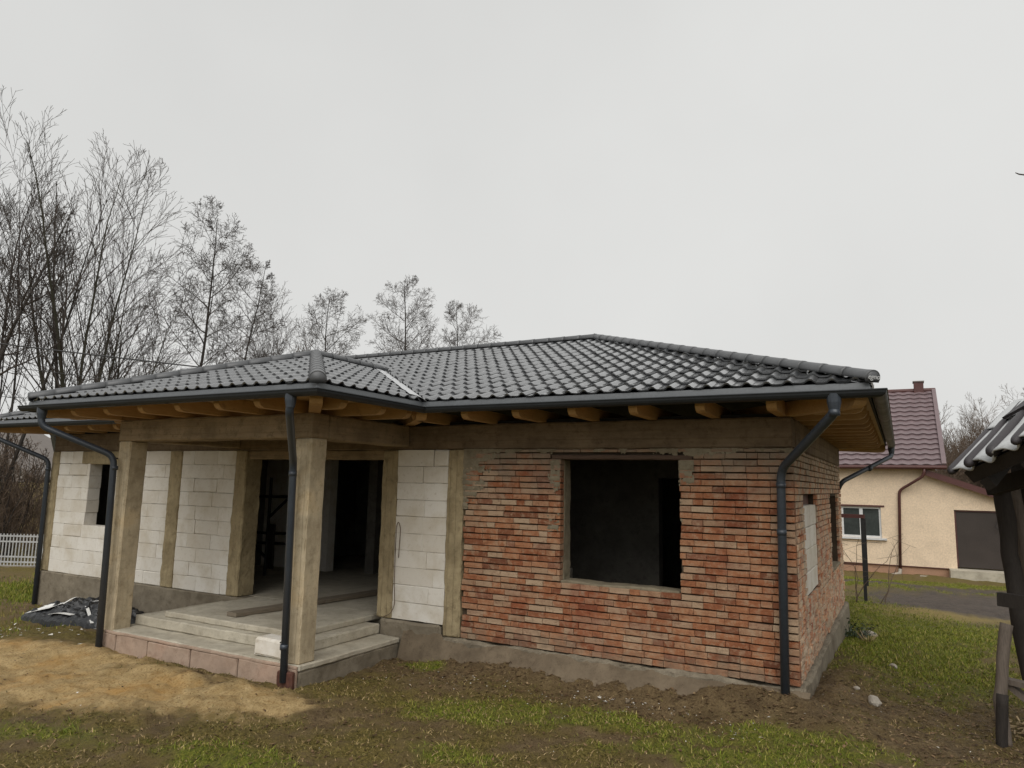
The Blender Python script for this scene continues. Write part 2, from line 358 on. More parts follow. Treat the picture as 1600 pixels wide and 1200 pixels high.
def ground_h(x, y, fine=True):
    x = np.asarray(x, float); y = np.asarray(y, float)
    h = base_h(x, y) + mound(x, y)
    d = np.hypot(x+2, y+1)
    h = h + (fbm(x, y, .5, 3, 3)-.5)*.14 + (fbm(x, y, 2.2, 5, 3)-.5)*.11
    if fine: h = h + ((fbm(x, y, 8, 9, 3)-.5)*.075+(fbm(x, y, 17, 14, 2)-.5)*.03)*np.exp(-d/25)
    sand = np.maximum(ell(x, y, -6.9, -3.15, 2.1, .85, .25), .95*ell(x, y, -9.5, -2.9, 2.2, .9, .2)); sand = np.clip(sand*1.9-.25+(fbm(x, y, 1.6, 21, 4)-.5)*1.0, 0, 1)*np.clip(sand*3, 0, 1)
    if fine: h = h + sand*(.045+.10*(fbm(x, y, 3.2, 51, 3)-.5)+.06*np.abs(fbm(x, y, 6, 55, 3)-.5))
    # the far hills: left bank behind the fence and the rise in the distance
    h = h + 3.0*sm(27, 42, -x)*sm(0, 8, y+4) + 9*sm(60, 200, np.hypot(x, y))
    return h
def ell(x, y, cx, cy, rx, ry, ang=0):
    c, s = math.cos(ang), math.sin(ang); u = ((x-cx)*c+(y-cy)*s)/rx; v = (-(x-cx)*s+(y-cy)*c)/ry
    return np.exp(-(u*u+v*v)**1.5)
GR = [(-3.0,-1.75,.75,.40,.3), (-2.05,-1.25,.85,.42,.35), (-4.5,-.42,.34,.2,0), (-1.0,-1.15,.9,.28,.1), (-2.5,-2.85,.45,.22,0), (.2,-1.0,1.0,.35,0),
      (.55,5.0,1.1,2.6,0), (1.3,3.6,.9,2.2,0), (.5,9.5,1.3,4.5,0), (1.35,2.05,.35,.25,0), (.8,7,2.2,3,0), (-16.8,.6,2.2,1.1,0), (-4.0,-3.9,.8,.3,.2), (-.3,-1.6,1.2,.35,.2), (-6.0,-4.3,.8,.25,.2), (2,15.5,5,.5,0), (1.2,17.7,6,.5,0)]
def masks(x, y):
    n = fbm(x, y, 1.6, 21, 4); n2 = fbm(x, y, 5, 27, 3)
    g = np.zeros_like(x)
    for a in GR: g = np.maximum(g, ell(x, y, *a))
    n3 = fbm(x, y, 14, 41, 2); g = np.clip(g*1.35-.15+(n2-.5)*1.2+(n-.5)*1.9, 0, 1)*np.clip(g*4, 0, 1)*np.clip(.25+n3*1.3, 0, 1)
    clay = np.maximum(ell(x, y, -6.9, -3.15, 2.1, .85, .25), .9*ell(x, y, -5.0, -2.6, .75, .35, .1)); clay = np.maximum(clay, .95*ell(x, y, -9.5, -2.9, 2.2, .9, .2))
    clay = np.clip(clay*2.2-.45+(n-.5)*1.4+(n2-.5)*1.3+(fbm(x, y, 14, 43, 2)-.5)*.7, 0, 1)*np.clip(clay*3, 0, 1)
    drive = np.clip(ell(x, y, 2.6, 12.4, 2.8, 3.6, .1)*1.7-.2+(n-.5)*1.4+(n2-.5)*.8, 0, 1)*np.clip(ell(x, y, 2.6, 12.4, 3.4, 4.2, .1)*3, 0, 1)
    path = np.clip(ell(x, y, 0, 16.6, 12, .55)*1.6-.2, 0, 1); drive = np.maximum(drive, path)
    moss = np.clip(.72+(n-.45)*3.0+(n2-.5)*1.2, 0, 1)*np.maximum(np.maximum(sm(.35, 1.15, -y+.5*(n-.5)), sm(1.2, 3.5, y)), .75*sm(.15, .7, x)*sm(-.6, .4, y))*(1-.9*clay)
    dry = np.clip(ell(x, y, 1.6, 9.6, 1.6, 1.0)*1.4-.2, 0, 1)
    g = g*(1-clay)*(1-drive)
    return g, clay, drive, moss, dry, n2
def axis_pts(lo, hi, dlo, dhi, fine, grow):
    mid = list(np.arange(dlo, dhi+1e-6, fine)); a = []; st = fine; p = dlo
    while p > lo: st *= grow; p -= st; a.append(p)
    b = []; st = fine; p = mid[-1]
    while p < hi: st *= grow; p += st; b.append(p)
    return np.array(a[::-1]+mid+b)
gx = axis_pts(-320, 320, -11.5, 3.2, .034, 1.06); gy = axis_pts(-60, 380, -5.2, 3.0, .034, 1.05)
XX, YY = np.meshgrid(gx, gy)
ZZ = ground_h(XX, YY)
nx_, ny_ = len(gx), len(gy)
idx = (np.arange(ny_-1)[:, None]*nx_+np.arange(nx_-1)[None, :]).ravel()
gme = npmesh('ground', np.stack([XX, YY, ZZ], -1).reshape(-1, 3), np.stack([idx, idx+1, idx+1+nx_, idx+nx_], 1))
g_, cl_, dr_, ms_, dy_, n2_ = masks(XX.ravel(), YY.ravel())
for nm, (a, b_, c_) in (('cover', (g_, cl_, dr_)), ('cover_two', (ms_, dy_, n2_))):
    at = gme.color_attributes.new(nm, 'FLOAT_COLOR', 'POINT')
    at.data.foreach_set('color', np.stack([a, b_, c_, np.ones_like(a)], 1).astype(np.float32).ravel())
m, nt, b = newmat('soil_and_grass')
def attr(n):
    a = nt.nodes.new('ShaderNodeAttribute'); a.attribute_name = n; s = nt.nodes.new('ShaderNodeSeparateColor'); nt.links.new(a.outputs['Color'], s.inputs[0]); return s.outputs
A1, A2 = attr('cover'), attr('cover_two'); v = coords(nt); vst = coords(nt, (1, 1, 1))
n1 = noise_n(nt, v, 4, 8, .7); n2 = noise_n(nt, v, 38, 6, .75); n3 = noise_n(nt, v, 1.1, 5, .6); n4 = noise_n(nt, v, 130, 3, .7)
soil = ramp(nt, n1, [(.28, (.066, .045, .024)), (.5, (.13, .093, .050)), (.72, (.22, .165, .095))])
soil = mix(nt, maprange(nt, n2, .48, .62, 0, .8), soil, (.045, .027, .014))
soil = mix(nt, maprange(nt, n4, .55, .68, 0, .6), soil, (.32, .25, .16))
clay = ramp(nt, n1, [(.25, (.28, .195, .095)), (.5, (.41, .305, .165)), (.75, (.52, .41, .245))])
clay = mix(nt, maprange(nt, n2, .5, .62, 0, .75), clay, (.19, .105, .04))
clay = mix(nt, maprange(nt, n4, .56, .7, 0, .5), clay, (.62, .50, .31))
clay = mix(nt, maprange(nt, n3, .55, .7, 0, .5), clay, (.42, .235, .085))
moss = ramp(nt, n2, [(.36, (.045, .034, .012)), (.5, (.11, .088, .028)), (.64, (.20, .155, .062))])
grass = ramp(nt, n2, [(.36, (.045, .050, .010)), (.5, (.11, .125, .022)), (.64, (.20, .19, .045))])
dry = ramp(nt, n2, [(.3, (.13, .10, .04)), (.7, (.28, .22, .10))])
drive = ramp(nt, n1, [(.3, (.040, .032, .027)), (.7, (.115, .095, .082))]); drive = mix(nt, maprange(nt, n2, .5, .62, 0, .7), drive, (.055, .045, .03))
c = mix(nt, A2[0], soil, moss); c = mix(nt, A1[0], c, grass); c = mix(nt, A1[1], c, clay); c = mix(nt, A1[2], c, drive); c = mix(nt, A2[1], c, dry)
hv = nt.nodes.new('ShaderNodeHueSaturation'); hv.inputs['Saturation'].default_value = 1.12; hv.inputs['Value'].default_value = 1.36; nt.links.new(c, hv.inputs['Color']); nt.links.new(hv.outputs[0], b.inputs['Base Color']); nt.links.new(maprange(nt, n1, .3, .7, .72, .95), b.inputs['Roughness']); b.inputs['Specular IOR Level'].default_value = .3
bump(nt, b, mix(nt, .6, n2, n4), 1.0, .05); MAT['ground'] = m
tag(link('ground', gme, 'ground', smooth=True), kind='structure')
def gz(x, y): return float(ground_h(np.array([x]), np.array([y]))[0])

# ------------------------------------------------------------------ THE UNFINISHED HOUSE
house = thing('unfinished_house', 'unplastered single storey brick and block house with dark hipped tile roof', 'house')
YB, XL = 6.73, -14.28
C0, ZB = .077, 0.0                        # course height, first bed
# plinth (rough, slightly proud) and floor
rpart('plinth', 'plinth', house, -4.55, .05, -.055, .24, -1.2, -.006, step=.045, amp=.040, bev=.035, freq=3.2)
rpart('plinth', 'plinth', house, -5.60, -4.552, -.04, .24, -1.2, .125, step=.10, amp=.016, bev=.03, seed=3)
rpart('plinth', 'plinth', house, XL-.02, -8.40, -.035, .24, -1.4, .128, step=.14, amp=.010, bev=.02, seed=5)
rpart('plinth', 'plinth', house, -.24, .06, .243, YB+.05, -1.2, -.006, step=.12, amp=.022, bev=.03, seed=8)
MB().box(XL+.02, -14.0, .243, YB, -1.4, .12).box(-14.0, -.25, YB-.2, YB, -1.4, .12).build('plinth', 'plinth', house)
rpart('floor_slab', 'screed', house, -14.0, -.26, .246, YB-.22, -.2, .126, step=.6, amp=.004, bev=.01)
MAT['skirt'] = concrete('mortar_skirt', (.185, .145, .098), (.085, .062, .040), streak=(1, 1, 1))
rows = []
for j in range(9):
    t = j/8; row = []
    for i in range(150):
        x = -5.15+i*(5.25/149); wdt = .16+.20*sm(-4.8, -2.5, np.array(x)).item()+.05*nz(x, 0, 2, 2); y = -.03-wdt*t
        if x > -.02 and j == 0: y += .02
        g0 = gz(x, -.03-wdt)-.05; top = -.030 if x > -4.5 else .03-.06*abs(nz(x, 2, 2, 5)); z = top+(g0-top)*(t**1.15)+.035*nz(x, y, 1, 3.5)*(1-.4*t)+.018*nz(x, y, 5, 11)
        row.append((x, y+.02*nz(x, z, 7, 6), z))
    rows.append(row)
MB().grid(rows).build('mortar_skirt', 'skirt', house, True)
# ring beam, lintels
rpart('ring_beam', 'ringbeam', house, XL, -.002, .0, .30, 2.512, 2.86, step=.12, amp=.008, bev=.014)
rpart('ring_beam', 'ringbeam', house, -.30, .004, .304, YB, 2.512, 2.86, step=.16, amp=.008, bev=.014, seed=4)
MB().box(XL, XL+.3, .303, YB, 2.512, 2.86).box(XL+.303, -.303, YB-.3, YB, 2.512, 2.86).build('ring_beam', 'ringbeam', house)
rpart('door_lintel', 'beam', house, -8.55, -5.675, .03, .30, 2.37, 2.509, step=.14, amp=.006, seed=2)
rpart('window_lintel', 'pilaster', house, -13.25, -11.9, -.006, .25, 2.262, 2.509, step=.12, amp=.006, seed=6)
# concrete pilasters
for a, b_, z0, yy in ((-14.285, -14.03, .13, .30), (-10.53, -10.205, .13, .26), (-8.83, -8.55, .13, .32), (-5.67, -5.40, .13, .32), (-4.52, -4.255, .0, .30)):
    rpart('pilaster', 'pilaster', house, a, b_, -.018, yy, z0, 2.509, step=.05, amp=.017, bev=.016, seed=a, freq=4.5)

# aerated concrete blocks
bw = thing('block_wall', None, None); bw.parent = house
def block_panel(x0, x1, z0, z1, y0, y1, holes=(), L=.60, H=.2375, seed=0):
    rr = random.Random(seed); z = z0; k = 0
    while z < z1-.02:
        zt = min(z+H, z1) if z1-(z+H) > .05 else z1
        x = x0 - (rr.random()*.45 if k else 0)
        while x < x1-.02:
            xe = x+L
            if x1-xe < .09: xe = x1
            for (a, b_) in cut(max(x, x0), min(xe, x1), z, zt, holes):
                if b_-a > .03:
                    j = rr.uniform(-.004, .004); tt = rr.uniform(-.004, .004)
                    rpart('block', 'block', bw, a+.0003, b_-.0003, y0+j*.6, y1+j*.6, z+.0018+tt*.3, zt-.0018, step=.10, amp=.004, bev=.0035+.016*rr.random()**5, seed=rr.random()*50, freq=5)
            x = xe
        z = zt; k += 1
def cut(a, b, z0, z1, holes):
    sp = [(a, b)]
    for hx0, hx1, hz0, hz1 in holes:
        if z1 > hz0+.02 and z0 < hz1-.02:
            n = []
            for s, e in sp:
                if e <= hx0 or s >= hx1: n.append((s, e))
                else:
                    if s < hx0: n.append((s, hx0))
                    if e > hx1: n.append((hx1, e))
            sp = n
    return sp
block_panel(-14.03, -10.53, .13, 2.51, .0, .25, [(-12.97, -12.12, 1.08, 2.262), (-13.25, -11.9, 2.26, 2.52)], seed=1)
block_panel(-10.205, -8.83, .13, 2.51, .0, .25, seed=5)
block_panel(-5.40, -4.52, .135, 2.51, .0, .25, L=.9, seed=3)
for bx in ((-14.02, -10.54, .02, .235, .135, 1.07), (-10.2, -8.84, .02, .235, .135, 2.5), (-5.39, -4.53, .02, .235, .14, 2.5)): MB().box(*bx).build('mortar_bed', 'blockglue', bw)

# bricks
bwall = thing('brick_wall', None, None); bwall.parent = house
BRL = .25
def brick_mesh(seed, side=False):
    rr = random.Random(seed); j = lambda a: rr.uniform(-a, a)
    L, H, D = 1.0, 1.0, 1.0                # unit: x 0..1, y 0..1 (front at 0), z 0..1
    ring = [(0, 0), (.5, 0), (1, 0), (1, .5), (1, 1), (.5, 1), (0, 1), (0, .5)]
    v = []
    for (x, z) in ring: v.append((x, 1, z))
    for (x, z) in ring: v.append((x+j(.006), .06, z+j(.03)))
    for (x, z) in ring:
        v.append((x+(.5-x)*.035+j(.008), j(.02), z+(.5-z)*.13+j(.05)))
    v.append((.5+j(.2), j(.03), .5))
    f = [(i, (i+1) % 8, 8+(i+1) % 8, 8+i) for i in range(8)] + [(8+i, 8+(i+1) % 8, 16+(i+1) % 8, 16+i) for i in range(8)] + [(16+i, 16+(i+1) % 8, 24) for i in range(8)]
    return v, f
BV = [brick_mesh(s) for s in range(10)]
BM = []
for i, (v_, f_) in enumerate(BV):
    mb = MB(); mb.add(v_, f_); me = mb.mesh('brick'); me.materials.append(MAT['brick']); BM.append(me)
WIN = (-2.79, -1.26, .852, 2.38)
specs = []                                # (matrix entries) x0, x1, z0, z1, y
rr = random.Random(4)
k = 0
while True:
    z0 = ZB+k*C0; z1 = z0+C0
    if z0 > 2.50: break
    z1 = min(z1, 2.512)
    drift = 0.0
    edge = -4.25 + (rr.uniform(0, .04))
    x = 0.0; first = True
    while x > edge+.02:
        L = BRL if rr.random() < .68 else BRL/2
        if first: L = BRL if k % 2 else BRL/2; first = False
        L *= rr.uniform(.93, 1.05)
        xa = max(x-L, edge)
        if xa-edge < .06: xa = edge
        for a, b_ in cut(xa, x, z0+.005, z1-.005, [WIN, (-2.92, -1.10, 2.378, 2.437), (-4.3, -4.17, 1.70, 1.765), (-4.3, -4.15, .315, .38)]):
            if b_-a > .035: specs.append((a, b_, z0, z1))
        x = xa
    k += 1
cx, cy_ = 1.03, -8.30
specs.sort(key=lambda s: (s[0]+s[1])/2*1.0 - abs((s[0]+s[1])/2+1.5)*.0, reverse=True)
many = MB()
def place(mb, v_, f_, x0, L, y0, D, z0, H, side=False):
    vs = [((y0 - p[1]*D) if False else x0+p[0]*L, y0+p[1]*D, z0+p[2]*H) for p in v_]
    mb.add(vs, f_)
nind = 0
for i, (a, b_, z0, z1) in enumerate(specs):
    gap = .013; yj = rr.uniform(-.010, .006) - .004; D = .118
    zz0 = z0+gap/2+rr.uniform(-.0025, .0025); hh = z1-z0-gap+rr.uniform(-.002, .002)
    L = b_-a-.0025
    if nind < 290:
        ob = bpy.data.objects.new('brick', BM[rr.randrange(10)]); COL.objects.link(ob); ob.parent = bwall
        ob.location = (a+.002, yj, zz0); ob.scale = (L, D, hh); ob.rotation_euler = (0, rr.uniform(-.006, .006), 0); nind += 1
    else:
        v_, f_ = BV[rr.randrange(10)]; place(many, v_, f_, a+.002, L, yj, D, zz0, hh)
tag(many.build('brick', 'brick_many', bwall), kind='stuff')
# side wall bricks (seen at a grazing angle)
side = MB(); SW = [(.87, 2.27, .80, 2.0), (4.40, 5.98, .75, 1.96)]
for k in range(33):
    z0 = k*C0; z1 = min(z0+C0, 2.512); y = .12 + (0 if k % 2 else .0)
    while y < YB-.02:
        L = (BRL if rr.random() < .6 else .12)*rr.uniform(.9, 1.06); ye = min(y+L, YB)
        if YB-ye < .05: ye = YB
        for a, b_ in cut(y, ye, z0+.004, z1-.004, SW):
            if b_-a > .03:
                v_, f_ = BV[rr.randrange(10)]; xj = rr.uniform(-.007, .010)
                rough = 1.0 if z0 > .9 else 2.2
                hh = z1-z0-.011; g2 = rr.uniform(.002, .008)
                vs = [(xj - p[1]*.115 + (rr.uniform(-.006, .006)*(rough-1) if p[1] < .05 else 0), a+g2+p[0]*(b_-a-g2), z0+.0055+p[2]*hh) for p in v_]
                side.add(vs, f_)
        y = ye
tag(side.build('brick', 'brick_side', bwall), kind='stuff')
# mortar cores behind the bricks, with the openings left free
mc = MB()
def core_front(x0, x1, z0, z1): mc.box(x0, x1, .055, .30, z0, z1)
core_front(-4.25, WIN[0]-.01, 0, 2.508); core_front(WIN[1]+.01, -.055, 0, 2.508)
core_front(WIN[0]-.009, WIN[1]+.009, 0, WIN[2]-.012); core_front(WIN[0]-.009, WIN[1]+.009, 2.44, 2.508)
def core_side(y0, y1, z0, z1): mc.box(-.30, -.038, y0, y1, z0, z1)
core_side(.303, .87, 0, 2.508); core_side(2.27, 4.40, 0, 2.508); core_side(5.98, YB-.004, 0, 2.508)
core_side(.8705, 2.2695, 0, .79); core_side(.8705, 2.2695, 2.0, 2.508); core_side(4.4005, 5.9795, 0, .74); core_side(4.4005, 5.9795, 1.96, 2.508)
mc.build('mortar_core', 'mortar', bwall)
# window reveal: rough jamb mortar, sill course, timber lintel
rpart('window_jamb', 'smear', house, WIN[0]-.045, WIN[0]+.004, .10, .305, WIN[2], 2.38, step=.05, amp=.016, bev=.01)
rpart('window_jamb', 'smear', house, WIN[1]-.004, WIN[1]+.045, .10, .305, WIN[2], 2.38, step=.05, amp=.016, bev=.01, seed=3)
rpart('window_sill', 'smear', house, WIN[0]+.005, WIN[1]-.005, .010, .305, .826, .866, step=.04, amp=.014, bev=.012, seed=7)
rpart('window_lintel', 'lintelwood', house, -2.92, -1.10, -.012, .29, 2.380, 2.436, step=.10, amp=.006, bev=.01, seed=9)
# smeared concrete over the top left bricks and along the ring beam
def smear(x0, x1, z0, z1, fn, seed, y=-.007, st=.013):
    mb = MB(); n = int((x1-x0)/st); mm = int((z1-z0)/st); vid = {}
    for i in range(n):
        for j in range(mm):
            xc, zc = x0+(i+.5)*st, z0+(j+.5)*st
            if fn(xc, zc) + .55*nz(xc, zc, seed, 3.2)+.4*nz(xc, zc, seed+5, 11)+.2*nz(xc, zc, seed+9, 30) > .5:
                q = []
                for (a, b_) in ((i, j), (i+1, j), (i+1, j+1), (i, j+1)):
                    if (a, b_) not in vid:
                        xx, zz = x0+a*st, z0+b_*st
                        vid[(a, b_)] = len(mb.v); mb.v.append((xx+.007*nz(xx, zz, 3, 40), y-.010*(.5+nz(xx, zz, seed+2, 6))-.005*nz(xx, zz, 1, 30)+.012*max(0, math.sin(2*PI*zz/C0))**3*(zz < 2.3), zz+.007*nz(xx, zz, 8, 40)))
                    q.append(vid[(a, b_)])
                mb.f.append(tuple(q))
    return tag(mb.build('mortar_smear', 'smear', bwall, True), kind='stuff')
smear(-4.27, -3.0, 1.7, 2.52, lambda x, z: 1.15 - 1.0*(x+4.25)/.8 - (2.5-z)*.95 if x > -4.05 else 1.1-(2.5-z)*.8, 1)
smear(-4.2, 0, 2.42, 2.52, lambda x, z: .30+(z-2.44)*5, 2)
smear(-2.97, -2.79, 1.45, 2.38, lambda x, z: .42+(z-1.9)*.5, 3)
smear(-1.265, -1.08, 1.5, 2.38, lambda x, z: .40+(z-1.9)*.55, 4)
# infilled window in the side wall, brick head above it, second window with brown frame
for i, z in enumerate((.80, 1.07, 1.335, 1.60)):
    for a, b_ in ((.88, 1.25 if i % 2 else 1.6), (1.25 if i % 2 else 1.6, 2.26)):
        rpart('block', 'block', bw, -.27, -.012, a+.004, b_-.004, z+.004, z+.262, step=.14, amp=.006, bev=.008, seed=i+a)
MB().box(-.26, -.10, .875, 2.265, 1.868, 1.995).build('window_head', 'rust', house)
wf = MB().box(-.22, -.14, 4.41, 5.97, .76, .84).box(-.22, -.14, 4.41, 5.97, 1.87, 1.95).box(-.22, -.14, 4.41, 4.49, .8405, 1.8695).box(-.22, -.14, 5.89, 5.97, .8405, 1.8695).box(-.22, -.145, 5.15, 5.23, .8405, 1.8695).build('side_window', 'brownframe', house)
MB().box(-.19, -.175, 4.4905, 5.1495, .841, 1.869).box(-.19, -.175, 5.2305, 5.8895, .841, 1.869).build('pane', 'brownframe', wf)
rpart('window_sill', 'smear', house, -.139, .012, 4.42, 5.96, .752, .80, step=.1, amp=.01, seed=2)

# rear and left walls, inner partitions, ceiling
MB().box(XL, XL+.28, .304, YB, .125, 2.51).box(XL+.283, -.303, YB-.28, YB, .13, 2.51).build('rear_wall', 'interior', house)
for bx in ((-5.50, -5.28, .33, 4.6, .127, 2.75), (-8.95, -8.72, 3.6, 6.4, .127, 2.75), (-5.279, -2.55, 3.4, 3.62, .127, 2.75),
           (-1.35, -.31, 3.4, 3.62, .127, 2.75), (-2.549, -1.351, 3.4, 3.62, 2.2, 2.75), (-11.9, -11.7, .3, 6.4, .127, 2.75)):
    MB().box(*bx).build('partition', 'interior', house)
MB().box(XL+.05, -.05, .05, YB-.05, 2.862, 2.90).build('ceiling', 'membrane', house)
MB().box(-4.9, -4.1, 2.6, 3.38, .127, .62).build('rubble_stack', 'block', house)

MB().box(-11.69, -9.75, 3.3, 3.52, .127, 2.75).build('partition', 'block', house)
# porch: steps, pillars, beams
rpart('step', 'screed', house, -8.93, -5.19, -1.95, -.06, -.16, -.09, step=.09, amp=.010, bev=.014)
rpart('step', 'screed', house, -8.85, -5.56, -1.56, -.05, -.088, .05, step=.09, amp=.010, bev=.016, seed=4)
rpart('step', 'screed', house, -8.38, -5.78, -1.43, .24, .052, .132, step=.09, amp=.008, bev=.014, seed=9)
rpart('porch_base', 'plinth', house, -8.90, -5.20, -1.93, -.06, -1.2, -.165, step=.10, amp=.014, bev=.02, seed=6)
fx = [-8.93, -8.62, -7.93, -7.06, -6.18, -5.20]
for i in range(5):
    rpart('facing_slab', 'facing', house, fx[i]+.012, fx[i+1]-.012, -1.985+.004*(i % 2), -1.945, -.46, -.135+.006*math.sin(i*2), step=.08, amp=.006, bev=.009, seed=i*3)
rpart('kerb_screed', 'facing', house, -8.90, -5.21, -1.985, -1.953, -.132, -.096, step=.07, amp=.009, bev=.008, seed=1)
for px, zb in ((-8.75, -.12), (-5.215, -.085)):
    p = rpart('porch_pillar', 'column', house, px-.27, px, -1.95, -1.68, zb, 2.552, step=.05, amp=.010, bev=.014, seed=px, freq=2.2)
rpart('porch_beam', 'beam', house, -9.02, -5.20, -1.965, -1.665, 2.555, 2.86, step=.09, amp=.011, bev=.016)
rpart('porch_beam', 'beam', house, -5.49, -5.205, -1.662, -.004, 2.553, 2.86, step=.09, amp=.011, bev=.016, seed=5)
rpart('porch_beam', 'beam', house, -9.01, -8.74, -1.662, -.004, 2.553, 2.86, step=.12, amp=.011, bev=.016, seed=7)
ir = random.Random(8)
for px in (-5.215, -8.75):                # formwork tie stubs left in the pillars
    mb = MB()
    for i in range(6):
        z = .2+i*.42+ir.uniform(-.1, .1); mb.tube([(px-.262, -1.955, z), (px-.262-.0, -1.99, z)], .011, 6)
    mb.build('tie_stub', 'dark', house)

# ---------------------------------------------------------------- roof
roof = thing('roof', None, None); roof.parent = house
E0, ZE, S1 = .80, 3.085, .357             # main roof eave offset, eave height, slope
XR, XLf, YF, YK = E0, XL-E0, -E0, 8.60    # main eave rectangle
HW = (YK-YF)/2; YR = YF+HW; ZR = ZE+S1*HW
PX1, PX0, PYF, S2 = -4.425, -9.93, -2.72, .335   # porch eave rectangle and slope
PH = (PX1-PX0)/2; PXM = (PX1+PX0)/2; ZP = ZE+S2*PH; PYR = PYF+PH; PYM = YF+(ZP-ZE)/S1
up = Vector((0, 0, 1))
# decks under the tiles (solid sheets, black membrane)
def deck(poly, t=.03):
    mb = MB(); n = len(poly); mb.v = [tuple(Vector(p)-up*.045) for p in poly]+[tuple(Vector(p)-up*(.045+t)) for p in poly]
    mb.f = [tuple(range(n)), tuple(reversed(range(n, 2*n)))] + [(i, n+i, n+(i+1) % n, (i+1) % n) for i in range(n)]
    return mb
A = (XR, YF, ZE); B = (XR, YK, ZE); Cc = (XLf, YK, ZE); D_ = (XLf, YF, ZE); RR = (XR-HW, YR, ZR); RL = (XLf+HW, YR, ZR)
V1 = (PX1, YF, ZE); V0 = (PX0, YF, ZE); PT = (PXM, PYR, ZP); PM = (PXM, PYM, ZP); P1 = (PX1, PYF, ZE); P0 = (PX0, PYF, ZE)
for poly in ([V1, A, RR, RL, D_, V0, PM], [A, B, RR], [B, Cc, RL, RR], [Cc, D_, RL], [P0, P1, PT], [P1, V1, PM, PT], [V0, P0, PT, PM]):
    deck(poly).build('roof_deck', 'membrane', roof)

# one tile: a pan and a roll, lower edge raised over the course below
TW, TE = .2015, 0.0
def tile_geo(expo):
    prof = [(0, .004), (.05, 0), (.085, .001), (.105, .010), (.125, .028), (.145, .036), (.165, .032), (.185, .012), (.2015, .004)]
    Lf = expo+.05; v = []; th = .017
    for (yy, dz) in ((-.012, .030), (expo*.5, .0165), (Lf, .001)):
        for (x, h) in prof: v.append((x, yy, h+dz))
    for (x, h) in prof: v.append((x, -.010, h*.93+.030-th))
    for (x, h) in prof: v.append((x, .09, h*.9+.026-th))
    n = len(prof); f = []
    for r in range(2):
        for i in range(n-1): f.append((r*n+i, r*n+i+1, (r+1)*n+i+1, (r+1)*n+i))
    for i in range(n-1):
        f.append((3*n+i, 3*n+i+1, i+1, i)); f.append((4*n+i, 4*n+i+1, 3*n+i+1, 3*n+i))
    return v, f
CAMP = Vector((1.03, -8.30, 2.06))
tiles = []                                # (distance, matrix, clip planes, variant)
def tile_face(origin, ud, vd, width, length, rows, planes, visible=True, offs=0.0):
    """origin: lower left corner, ud along the eave, vd up the slope; planes: (co, no) keeping the side no points to"""
    ud, vd = Vector(ud).normalized(), Vector(vd).normalized(); nd = ud.cross(vd); expo = length/rows
    mat = Matrix((ud, vd, nd)).transposed().to_4x4(); cols = int(math.ceil(width/TW))+1
    for r in range(rows):
        for c in range(-1, cols):
            p = Vector(origin)+ud*(c*TW+offs)+vd*(r*expo)
            cs = [p+ud*a+vd*b2 for a in (0, TW) for b2 in (0, expo)]
            ok = True; cl = []
            for co, no in planes:
                dd = [(q-Vector(co)).dot(Vector(no)) for q in cs]
                if max(dd) <= .01: ok = False; break
                if min(dd) < .06: cl.append((co, no))
            if not ok: continue
            mt = mat.copy(); mt.translation = p
            tiles.append(((p-CAMP).length, mt, cl, expo, visible))
SL1 = HW*math.sqrt(1+S1*S1); SL2 = PH*math.sqrt(1+S2*S2)
e = .03                                   # valleys stay open by this much
sv = lambda x, y: Vector((x, y, 0)).normalized()
vdir = Vector(PM)-Vector(V1); vn = sv(-vdir.y, vdir.x)    # horizontal normal of the right valley
if vn.dot(Vector((1, 1, 0))) < 0: vn = -vn
vdl = Vector(PM)-Vector(V0); vnl = sv(-vdl.y, vdl.x)
if vnl.dot(Vector((-1, 1, 0))) < 0: vnl = -vnl
hipR = ((XR, YF, 0), sv(-1, -1)); hipL = ((XLf, YF, 0), sv(1, -1))
xm = PXM
tile_face((xm, YF, ZE), (1, 0, 0), (0, 1, S1), XR-xm, SL1, 15, [hipR, (Vector((PX1, YF, 0))+vn*e, vn), ((xm, 0, 0), (1, 0, 0))], offs=.06)
tile_face((XLf, YF, ZE), (1, 0, 0), (0, 1, S1), xm-XLf, SL1, 15, [hipL, (Vector((PX0, YF, 0))+vnl*e, vnl), ((xm, 0, 0), (-1, 0, 0))], True)
tile_face((PX0, PYF, ZE), (1, 0, 0), (0, 1, S2), PX1-PX0, SL2, 9, [((PX1, PYF, 0), sv(-1, -1)), ((PX0, PYF, 0), sv(1, -1))], offs=.02)
tile_face((PX1, PYF, ZE), (0, 1, 0), (-1, 0, S2), PYM-PYF, SL2, 9, [((PX1, PYF, 0), sv(1, 1)), (Vector((PX1, YF, 0))-vn*e, -vn)])
tile_face((PX0, PYM, ZE), (0, -1, 0), (1, 0, S2), PYM-PYF, SL2, 9, [((PX0, PYF, 0), sv(-1, 1)), (Vector((PX0, YF, 0))-vnl*e, -vnl)], False)
tile_face((XR, YF, ZE), (0, 1, 0), (-1, 0, S1), YK-YF, SL1, 15, [((XR, YF, 0), sv(1, 1)), ((XR, YK, 0), sv(1, -1))], False)
tile_face((XR, YK, ZE), (-1, 0, 0), (0, -1, S1), XR-XLf, SL1, 15, [((XR, YK, 0), sv(-1, 1)), ((XLf, YK, 0), sv(1, 1))], False)
tile_face((XLf, YK, ZE), (0, -1, 0), (1, 0, S1), YK-YF, SL1, 15, [((XLf, YF, 0), sv(-1, 1)), ((XLf, YK, 0), sv(-1, -1))], False)
TG = {}
def tg(x):
    k = round(x, 4)
    if k not in TG:
        v_, f_ = tile_geo(k); mb = MB(); mb.add(v_, f_); me = mb.mesh('roof_tile'); me.materials.append(MAT['tile']); me.shade_smooth()
        me.set_sharp_from_angle(angle=math.radians(50)); TG[k] = (np.array(v_), f_, me)
    return TG[k]
